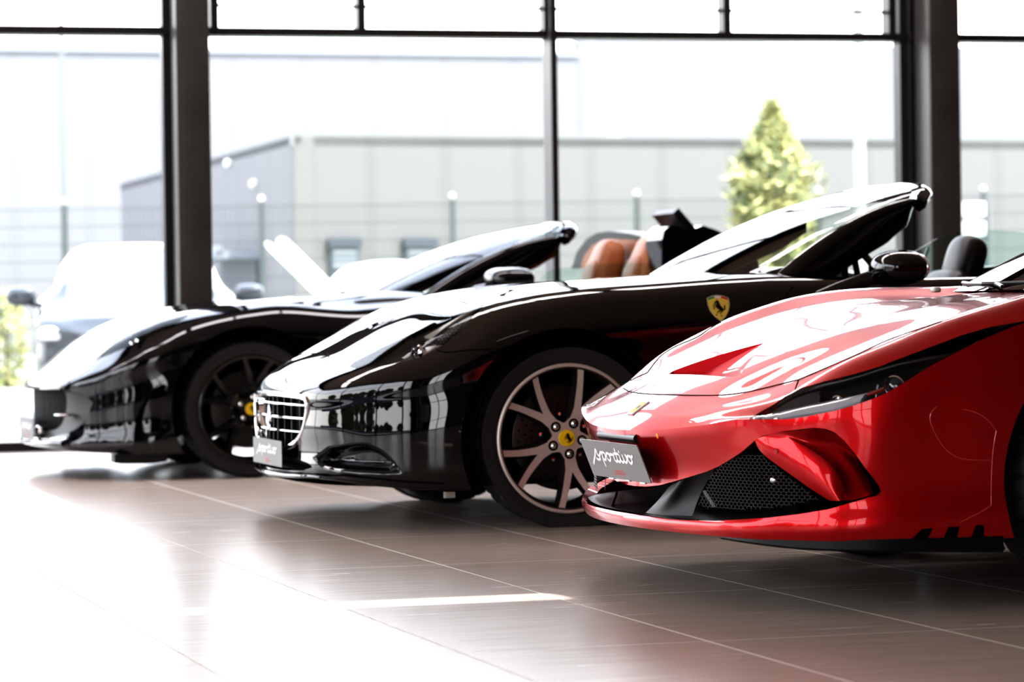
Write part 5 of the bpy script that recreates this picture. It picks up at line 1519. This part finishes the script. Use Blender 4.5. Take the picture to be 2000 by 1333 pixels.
principled('leaf_yellow', (.38, .37, .17), rough=.7); principled('leaf_green', (.12, .145, .065), rough=.7)
principled('leaf_dark', (.05, .075, .03), rough=.8); principled('bark', (.12, .09, .06), rough=.9)
principled('tinted_glass', (.03, .035, .04), rough=.05, coat=1)
principled('dark_trim', (.015, .015, .016), rough=.5)

# ground, kerb, verge
mb = MB(); mb.box((-90, .1, GZ-.2), (90, 130, GZ)); mb.box((S0-90, -90, GZ-.2), (S0-.1, .2, GZ)); mb.box((S0-.1, -90, GZ-.2), (40, DEPTH-.35, GZ))
tag(fac_mesh(mb, 'ground', 'paving', smooth=False), kind='structure')
mb = MB(); mb.box((-60, 17.0, GZ), (60, 17.2, GZ+.14)); tag(fac_mesh(mb, 'kerb', 'kerb_stone', smooth=False), kind='structure')
mb = MB(); mb.box((-60, 17.2, GZ), (60, 26, GZ+.10)); tag(fac_mesh(mb, 'lawn', 'grass', smooth=False), kind='structure')

def box_building(name, label, cat):
    e = empty(name); tag(e, label, cat); return e
# low grey building: corner at 575 px
c0 = atw(575, 266, Y=46.); c1 = atw(1760, 271, Y=49.5); c2 = atw(236, 361, Z=c0[2])
zt = c0[2]
b1 = box_building('low_warehouse', 'low grey clad building with flat dark roof edge and two small windows', 'building')
def wall(name, a, b, z0, z1, mat, par, th=.3):
    a = np.array(a[:2]); b = np.array(b[:2]); d = b-a; L = np.linalg.norm(d)
    mb = MB(); mb.box((0, 0, z0), (L, th, z1)); o = mb.build(name, MT[mat], par, smooth=False)
    o.location = (a[0], a[1], 0); o.rotation_euler = (0, 0, math.atan2(d[1], d[0])); return o
dfar = (c1-c0)/np.linalg.norm((c1-c0)[:2])
c1e = c0+dfar*40
wall('front_wall', c0, c1e, GZ, zt, 'grey_cladding', b1); wall('side_wall', c2, c0, GZ, zt, 'grey_cladding', b1)
wall('roof_edge', c0-dfar*.05, c1e, zt-.14, zt+.04, 'roof_edge', b1, .1).location.z = .0
wall('roof_edge', c2, c0, zt-.12, zt+.04, 'roof_edge', b1, .1)
bk = c0+np.array([-dfar[1], dfar[0], 0])*18
mb = MB(); mb.add([(c0[0], c0[1], zt-.05), (c1e[0], c1e[1], zt-.05), ((c1e+bk-c0)[0], (c1e+bk-c0)[1], zt-.05), (c2[0], c2[1], zt-.05)], [(0, 1, 2, 3)]); mb.build('roof', MT['roof_edge'], b1, smooth=False)
def on_front(px, py, dep=-.05):
    n = np.array([dfar[1], -dfar[0]]); d = ray(px, py); A = np.array([[d[0], -dfar[0]], [d[1], -dfar[1]]]); t, s = np.linalg.solve(A, c0[:2]+n*(-dep)-CAM[:2]); return s, CAM[2]+t*d[2]
fr_rot = math.atan2(dfar[1], dfar[0])
for (x0, y0, x1, y1) in ((643, 466, 701, 560), (790, 466, 850, 560), (429, 486, 500, 600)):
    if x0 < 575:
        continue
    s0, z1 = on_front(x0, y0); s1, z0 = on_front(x1, y1)
    mb = MB(); mb.box((s0, -.08, z0), (s1, -.02, z1)); o = mb.build('window', MT['dark_window'], b1, smooth=False); o.location = (c0[0], c0[1], 0); o.rotation_euler = (0, 0, fr_rot)
    mb = MB(); mb.box((s0-.03, -.14, z1-.14), (s1+.03, -.02, z1)); q = mb.build('shutter_box', MT['dark_window'], o, smooth=False)
    mb = MB()
    for k in range(3): mb.box((s0+.04, -.10, z1-.24-.10*k), (s1-.04, -.07, z1-.18-.10*k))
    mb.build('blind', MT['shutter'], o, smooth=False)
# dark roller door on the side wall
dsd = (c0-c2)/np.linalg.norm((c0-c2)[:2])
def on_side(px, py):
    n = np.array([dsd[1], -dsd[0]]); d = ray(px, py); A = np.array([[d[0], -dsd[0]], [d[1], -dsd[1]]]); t, s = np.linalg.solve(A, c2[:2]+n*.06-CAM[:2]); return s, CAM[2]+t*d[2]
s0, z1 = on_side(430, 512); s1, _ = on_side(500, 560)
mb = MB(); mb.box((s0, -.06, GZ), (s1, .0, z1)); o = mb.build('side_door', MT['dark_window'], b1, smooth=False); o.location = (c2[0], c2[1], 0); o.rotation_euler = (0, 0, math.atan2(dsd[1], dsd[0]))
s0b, z2 = on_side(432, 488)
mb = MB(); mb.box((s0b, -.7, z1), (s1, .0, z1+.12)); mb.box((s0b, -.72, z1+.05), (s1, -.6, z2)); q = mb.build('door_canopy', MT['shutter'], b1, smooth=False); q.location = o.location; q.rotation_euler = o.rotation_euler
for (px, py) in ((490, 360), (440, 320)):
    s, z = on_side(px, py); p = c2+dsd*s
    V, F = superell((p[0], p[1]-.12, z), (.07, .07, .07), (1, 1), 16, 10); mesh('wall_lamp', V, F, MT['bright_white'], b1)
# roof-mounted vent
q = atw(1200, 266, Y=50.); r_ = atw(1200, 224, Y=50.)
mb = MB(); mb.lathe([(.0001, r_[2]), (.10, r_[2]), (.16, r_[2]-.08), (.16, r_[2]-.16), (.11, r_[2]-.17), (.11, q[2]-.1)], 20, mat=Matrix.Translation((q[0], q[1], 0)) @ Matrix(((1,0,0,0),(0,0,1,0),(0,1,0,0),(0,0,0,1))))
tag(mb.build('roof_vent', MT['bright_white']), 'white cylindrical vent standing on the flat roof of the low grey building', 'vent')

# tall white hall behind
h0 = atw(-400, 93, Y=80.); h1 = atw(1130, 104, Y=84.)
b2 = box_building('tall_warehouse', 'tall white clad hall filling the background behind the low grey building', 'building')
dh = np.array([dfar[0], dfar[1], 0])
wall('wall', (h0[0]-30, h0[1]-30*dfar[1]/dfar[0]), (h1[0], h1[1]), GZ, h1[2], 'pale_cladding', b2, .5)
w2 = wall('tower_wall', (h1[0], h1[1]-.02), (h1[0]+50, h1[1]-.02+50*dfar[1]/dfar[0]), GZ, h1[2]+.38, 'pale_cladding', b2, .5)
wall('roof_edge', (h0[0]-30, h0[1]-.1-30*dfar[1]/dfar[0]), (h1[0], h1[1]-.1), h1[2]-.10, h1[2]+.02, 'shutter', b2, .1)

# poles
def pole(px0, px1, ytop, Y, r, mat, label, name='lamp_post'):
    b = atw(px1, 400, Y=Y); t = atw(px0, ytop, Y=Y)
    mb = MB(); mb.tube([(b[0], b[1], GZ), (b[0], b[1], 1.0), (t[0], t[1], t[2]+2.5)], [r, r*.95, r*.7], 12)
    o = mb.build(name, MT[mat]); tag(o, label, 'lamp post')
    mb = MB(); mb.box((t[0]-.1, t[1]-.5, t[2]+2.5), (t[0]+.1, t[1]+.1, t[2]+2.6)); mb.build('lamp_head', MT[mat], o, smooth=False)
pole(118, 127, 75, 38.6, .035, 'pole_grey', 'thin grey lamp post rising beside the fence at the far left window')
pole(1677, 1680, 80, 42., .085, 'lamp_white', 'white lamp post rising behind the yellow-green conifer tree')

# welded mesh fence, one panel per bay
FY = 38.0
def fence_point(px): p = atw(px, 500, Y=FY); return p
fp = [fence_point(x)[0] for x in (-985, -614, -243, 127, 512, 885, 1245, 1600, 1922, 2290, 2650)]
ftop = 2.20
fence = empty('mesh_fence', (0, FY, 0)); tag(fence, 'grey welded wire mesh fence on dark posts, running across behind the parked cars', 'fence')
fence.location = (0, 0, 0)
for i, x in enumerate(fp):
    mb = MB(); mb.box((x-.035, FY-.03, GZ), (x+.035, FY+.03, ftop+.02)); o = mb.build('post', MT['fence_steel'], fence, smooth=False)
    V, F = superell((x, FY, ftop+.07), (.035, .035, .035), (1, 1), 12, 8); mesh('cap_glint', V, F, MT['bright_white'], o)  # white ball stands in for the blurred highlight on the post cap
for i, (a, b) in enumerate(zip(fp[:-1], fp[1:])):
    mb = MB(); n = int((b-a)/.06)
    for k in range(1, n):
        x = a+(b-a)*k/n; mb.box((x-.003, FY-.003, GZ+.05), (x+.003, FY+.003, ftop))
    for z in np.linspace(GZ+.1, ftop-.03, 11): mb.box((a+.03, FY-.008, z-.005), (b-.03, FY-.004, z+.005))
    mb.build('mesh_panel', MT['fence_steel'], fence, smooth=False)

# planting
def foliage(name, rings, n, size, mats, parent, centre):
    rnd = random.Random(len(rings)*31+n); V = []; F = []; M = []
    for k in range(n):
        t = rnd.random(); z, r = None, None
        hz = rings[0][0]+(rings[-1][0]-rings[0][0])*t
        r = float(np.interp(hz, [q[0] for q in rings], [q[1] for q in rings]))
        an = rnd.random()*2*PI; rr = r*(.55+.5*rnd.random()); lump = 1+.16*math.sin(an*5+hz*9)+.1*math.sin(hz*17+an*3)
        c = Vector((centre[0]+rr*lump*math.cos(an), centre[1]+rr*lump*math.sin(an), hz+rnd.uniform(-.05, .05)))
        a = Vector((rnd.uniform(-1, 1), rnd.uniform(-1, 1), rnd.uniform(-.2, 1))).normalized(); b = a.orthogonal().normalized()
        s = size*rnd.uniform(.6, 1.3); i = len(V)
        V += [c-b*s*.35, c+a*s*.9-b*s*.1, c+a*s*1.5, c+b*s*.35]; F.append((i, i+1, i+2, i+3))
        M.append(0 if rnd.random() < .55+.3*math.sin(an*4+hz*7) else 1)
    return mesh(name, V, F, None, parent, False, mats=mats, fmat=M)
def tree(label, centre, rings, n, size, mats, trunk=.09, cat='tree', group=None, name='conifer_tree'):
    t = empty(name, (0, 0, 0)); tag(t, label, cat, group)
    foliage('foliage', rings, n, size, mats, t, centre)
    mb = MB(); mb.tube([(centre[0], centre[1], GZ), (centre[0], centre[1], rings[0][0]+(rings[-1][0]-rings[0][0])*.7)], [trunk, trunk*.4], 8); mb.build('trunk', MT['bark'], t)
    return t
ty = 36.5; tc_ = atw(1512, 500, Y=ty); pxm = FPX/ty
zof = lambda py: atw(1512, py, Y=ty)[2]
tree('yellow-green conical conifer tree behind the fence, ragged at the top', (tc_[0], ty, 0),
     [(zof(560), 65/pxm), (zof(480), 72/pxm), (zof(420), 76/pxm), (zof(375), 80/pxm), (zof(345), 82/pxm), (zof(320), 68/pxm), (zof(285), 46/pxm), (zof(255), 30/pxm), (zof(235), 13/pxm), (zof(208), 6/pxm)], 5200, .085, [MT['leaf_yellow'], MT['leaf_green']])
sy = 35.; sc_ = atw(12, 650, Y=sy)
tree('bushy yellow-green shrub growing on the verge by the parked silver car', (sc_[0], sy, 0), [(GZ+.1, .10), (.2, .22), (.5, .26), (.75, .24), (.98, .16), (1.08, .05)], 900, .06, [MT['leaf_yellow'], MT['leaf_green']], .03, 'shrub', name='shrub')
sc2 = atw(-90, 650, Y=sy+.6)
tree('second shrub at the far left edge of the verge', (sc2[0], sy+.6, 0), [(GZ+.1, .2), (.3, .4), (.8, .42), (1.1, .25), (1.2, .08)], 1400, .07, [MT['leaf_yellow'], MT['leaf_green']], .04, 'shrub', name='shrub')

# white slatted sign right of the column
s_ = atw(1903, 440, Y=37.0); sg_ = empty('slatted_sign', (s_[0], 37.0, GZ)); tag(sg_, 'white slatted board on a dark post outside the right-hand window', 'sign')
for zz in (395, 433, 475):
    a = atw(1880, zz, Y=37.); b = atw(1924, zz+27 if zz < 470 else zz+18, Y=37.)
    mb = MB(); mb.box((a[0]-s_[0], -.04, b[2]-GZ), (b[0]-s_[0], 0, a[2]-GZ)); mb.build('board', MT['bright_white'], sg_, smooth=False)
p1 = atw(1926, 395, Y=37.)
mb = MB(); mb.box((p1[0]-s_[0]-.02, -.03, 0), (p1[0]-s_[0]+.02, .03, p1[2]-GZ)); mb.build('post', MT['fence_steel'], sg_, smooth=False)

# ------------------------------------------------------------------ parked cars
def parked_car(label, name, loc, rot, paint, prof, plan, zsill, glass_x, rear_x, roof_w, side_win, mirror, zmirror, wheelx, wr=.33, group=None):
    root = empty(name, loc, rot); tag(root, label, 'car', group)
    pf = np.array(prof, float)[::-1]; hw = np.array([p for p in plan], float); mx = hw[:, 1].max()
    def H(x, y):
        x = np.asarray(x, float); y = np.abs(np.asarray(y, float))
        z = pchip(pf[:, 0], pf[:, 1], np.clip(x, pf[0, 0], pf[-1, 0]).ravel()).reshape(x.shape)
        tall = smoothstep(zsill, zsill+.35, z)
        w = mx-(mx-roof_w)*tall
        return z-.05*(y/mx)**2-(.35*tall+.05)*smoothstep(w-.12, mx-.02, y)**1.0
    n = len(plan); fr = (.05, .2, .45, .7, .9, 1.0)
    d0 = [(.0, .0, .0, .0, .0, .03)]*n
    sh = Shell((0, 0, 0), plan, H, [.22]*n, d0, fr, core=(plan[0][0]-.6, plan[-1][0]+.6), fine=(-99, .035), vstep=.035)
    for xc in wheelx:
        sh.cut_sd(lambda V: np.where((V[:, 1] > mx-.35) & (V[:, 2] < .85), np.hypot(V[:, 0]-xc, V[:, 2]-wr)-wr-.04, 1.))
    gl = []
    if glass_x: gl.append(('windscreen', sh.cut_sd(lambda V: np.where(V[:, 2] > zsill-.02, np.maximum(np.maximum(glass_x[0]-V[:, 0], V[:, 0]-glass_x[1]), V[:, 1]-roof_w+.06), 1.)), True))
    if rear_x: gl.append(('rear_window', sh.cut_sd(lambda V: np.where(V[:, 2] > zsill-.02, np.maximum(np.maximum(rear_x[0]-V[:, 0], V[:, 0]-rear_x[1]), V[:, 1]-roof_w+.06), 1.)), True))
    for sw in side_win:
        gl.append(('side_window', sh.cut_sd(lambda V: np.where(V[:, 1] > .3, sd_poly(V[:, [0, 2]], sw), 1.)), 'pair'))
    skin_obj('body', sh.skin, paint, root)
    for nm, sk, both in gl:
        if sk.F: skin_obj(nm, sk, MT['sky_grey_glass' if nm == 'windscreen' else 'tinted_glass'], root, both)
    for sg in (1, -1):
        V, F = superell((mirror, sg*(mx+.13), zmirror), (.07, .13, .085), (.7, .6), 20, 12); m = mesh('door_mirror', V, F, paint, root)
        mb = MB(); mb.tube([(mirror+.02, sg*(mx-.06), zmirror-.09), (mirror, sg*(mx+.08), zmirror-.05)], .025, 8); mb.build('mirror_arm', MT['dark_trim'], m)
        for xc in wheelx:
            mb = MB(); M4 = Matrix.Translation((xc, sg*(mx-.03), wr)) @ Matrix.Scale(sg, 4, (0, 1, 0))
            mb.lathe([(wr-.12, -.02), (wr-.1, 0), (wr-.02, -.01), (wr, -.05), (wr, -.2), (wr-.1, -.22)], 40, mat=M4); t = mb.build('tyre', MT['rubber'], root)
            mb = MB(); mb.lathe([(wr-.11, -.02), (wr-.14, -.04), (.05, -.03), (.0001, -.03)], 40, mat=M4); mb.build('wheel_disc', MT['brushed_metal'], t)
    mb = MB(); mb.box((plan[-1][0]+.2, -mx+.25, .2), (plan[0][0]-.2, mx-.25, .6)); mb.build('chassis', MT['dark_trim'], root, smooth=False)
    return root, sh
# silver SUV facing the glass
SUV_Y = 26.6; sx_ = (276-1000)/FPX*(SUV_Y+.4)
suv, ssh = parked_car('silver suv parked outside, front facing the glass, behind the left steel column', 'suv_car', (sx_, SUV_Y, GZ), -PI/2+.10, MT['silver_paint'],
    [(.86,.62),(.83,.78),(.75,.92),(.45,1.02),(.05,1.08),(-.02,1.10),(-.55,1.50),(-.8,1.585),(-1.4,1.62),(-2.4,1.60),(-3.0,1.50),(-3.3,1.05),(-3.42,.9),(-3.45,.6)],
    [(.86,0),(.85,.3),(.80,.6),(.66,.80),(.40,.86),(0,.88),(-1.,.88),(-2.,.88),(-2.8,.87),(-3.2,.80),(-3.42,.5),(-3.45,0)], 1.07, (-.56, -.03), None, .66,
    [[(-.35,1.10),(-1.2,1.10),(-1.2,1.44),(-.8,1.44)], [(-1.28,1.10),(-2.2,1.10),(-2.2,1.44),(-1.28,1.44)]], -.25, 1.13, (0., -2.6), .34)
for sg in (1, -1):
    V, F = superell((.70, sg*.66, .80), (.10, .15, .07), (.7, .7), 20, 12); mesh('headlight', V, F, MT['lamp_silver'], suv)
    V, F = superell((.80, sg*.55, .42), (.05, .10, .05), (.8, .8), 16, 10); mesh('fog_lamp', V, F, MT['lamp_silver'], suv)
V, F = superell((.83, 0, .66), (.05, .48, .13), (.5, .5), 24, 12); mesh('grille', V, F, MT['dark_trim'], suv)
V, F = superell((.84, 0, .36), (.05, .62, .10), (.5, .5), 24, 12); mesh('lower_intake', V, F, MT['dark_trim'], suv)
mb = MB(); mb.box((.885, -.26, .46), (.895, .26, .57)); mb.build('licence_plate', MT['bright_white'], suv, smooth=False)
# white car with its boot lid up
q = atw(655, 573, Y=24.6); WR = .17; R2 = np.array([[math.cos(WR), -math.sin(WR)], [math.sin(WR), math.cos(WR)]])
loc = q[:2]-R2 @ np.array([-1.95, -.68])
wc, wsh = parked_car('white car parked outside with its boot lid raised, behind the dark sports car', 'saloon_car', (loc[0], loc[1], GZ), WR, MT['white_paint'],
    [(.85,.6),(.82,.72),(.7,.82),(.0,.92),(-.25,.96),(-.8,1.25),(-1.0,1.33),(-1.5,1.375),(-1.70,1.35),(-1.82,1.27),(-1.93,1.12),(-1.97,.98),(-2.5,.96),(-2.6,.9),(-2.66,.6)],
    [(.85,0),(.83,.35),(.72,.68),(.5,.82),(0,.87),(-1.,.88),(-1.8,.88),(-2.3,.84),(-2.58,.6),(-2.66,0)], .96, (-.85, -.28), None, .74,
    [[(-.50,1.0),(-1.0,1.0),(-1.05,1.27),(-.9,1.27)]], -.35, 1.0, (0., -2.05), .32)
HZ = q[2]-GZ; LA = math.radians(135); LL = .62
M4 = Matrix.Translation((-1.95, 0, HZ)) @ Matrix.Rotation(-LA, 4, 'Y')
for nm, y0, y1, th in (('boot_lid_edge', -.70, -.58, .045), ('boot_lid_edge', .50, .58, .030)):
    mb = MB(); mb.prism([(-.02,-th),(LL*.96,-th),(LL+.02,-th*.4),(LL+.02,th*.5),(LL*.96,th),(-.02,th)], y0, y1, mat=M4); mb.build(nm, MT['white_paint'], wc, smooth=False)
mb = MB(); mb.prism([(.0,.03),(.10,.04),(.02,.20),(-.05,.14)], -.70, -.62, mat=M4); mb.build('boot_hinge', MT['white_paint'], wc, smooth=False)

# trees, hedge and street seen only in the paintwork, beyond the left glass
rnd = random.Random(4)
for k in range(18):
    p = fac(S0-23-(k % 3)*7, -38+k*3.7) if k < 14 else fac(S0+4+(k-14)*4.2, DEPTH-26-(k % 2)*6)
    hgt = rnd.uniform(4.2, 6.0); w_ = hgt*.40
    tree('broad green street tree standing across the yard', (p[0], p[1], 0), [(.4, w_*.6), (hgt*.4, w_*1.15), (hgt*.7, w_), (hgt*.9, w_*.55), (hgt, .2)], 1500, .55, [MT['leaf_dark'], MT['leaf_green']], .15, 'tree', 'street trees across the yard', name='street_tree')
mb = MB(); mb.box((S0-17, -60, GZ), (S0-16.4, 10, .65)); tag(fac_mesh(mb, 'low_wall', 'dark_window', smooth=False), 'low dark boundary wall along the yard under the street trees', 'wall')
# ------------------------------------------------------------------ sky, sun, camera
w = bpy.data.worlds.new('sky'); SC.world = w; w.use_nodes = True; nt = w.node_tree
bg = nt.nodes['Background']; tc = nt.nodes.new('ShaderNodeTexCoord'); sp = nt.nodes.new('ShaderNodeSeparateXYZ')
rp = nt.nodes.new('ShaderNodeValToRGB'); e = rp.color_ramp.elements
e[0].position = 0; e[0].color = (1, .99, .97, 1); e[1].position = .8; e[1].color = (.62, .72, .92, 1)
n1 = e.new(.18); n1.color = (.94, .965, 1, 1)
nt.links.new(tc.outputs['Generated'], sp.inputs[0]); nt.links.new(sp.outputs['Z'], rp.inputs[0]); nt.links.new(rp.outputs[0], bg.inputs[0])
bg.inputs[1].default_value = SKY
sun = bpy.data.lights.new('sun', 'SUN'); sun.energy = SUNP; sun.angle = math.radians(.35); sun.color = (1, .94, .85)
so = bpy.data.objects.new('sun', sun); so.rotation_euler = Vector(SUN_DIR).to_track_quat('-Z', 'Y').to_euler(); so.location = (0, 0, 30); COL.objects.link(so)

cd = bpy.data.cameras.new('camera'); co = bpy.data.objects.new('camera', cd); COL.objects.link(co)
cd.sensor_fit = 'HORIZONTAL'; cd.sensor_width = 36; cd.lens = FPX/2000*36
cd.clip_end = 500
co.matrix_world = Matrix(((RT[0], UP[0], -FWD[0], 0), (RT[1], UP[1], -FWD[1], 0), (RT[2], UP[2], -FWD[2], CAMH), (0, 0, 0, 1)))
cd.dof.use_dof = True; cd.dof.focus_distance = 8.7; cd.dof.aperture_fstop = 4.2
SC.camera = co
SC.view_settings.view_transform = 'Standard'; SC.view_settings.look = 'None'; SC.view_settings.exposure = EXPO; SC.view_settings.gamma = 1
try:
    SC.view_settings.look = LOOK
except Exception: pass
SC.cycles.use_denoising = True
SC.cycles.max_bounces = 10; SC.cycles.transparent_max_bounces = 16; SC.cycles.glossy_bounces = 5; SC.cycles.diffuse_bounces = 4
SC.cycles.caustics_reflective = False; SC.cycles.caustics_refractive = False
SC.cycles.sample_clamp_indirect = 8
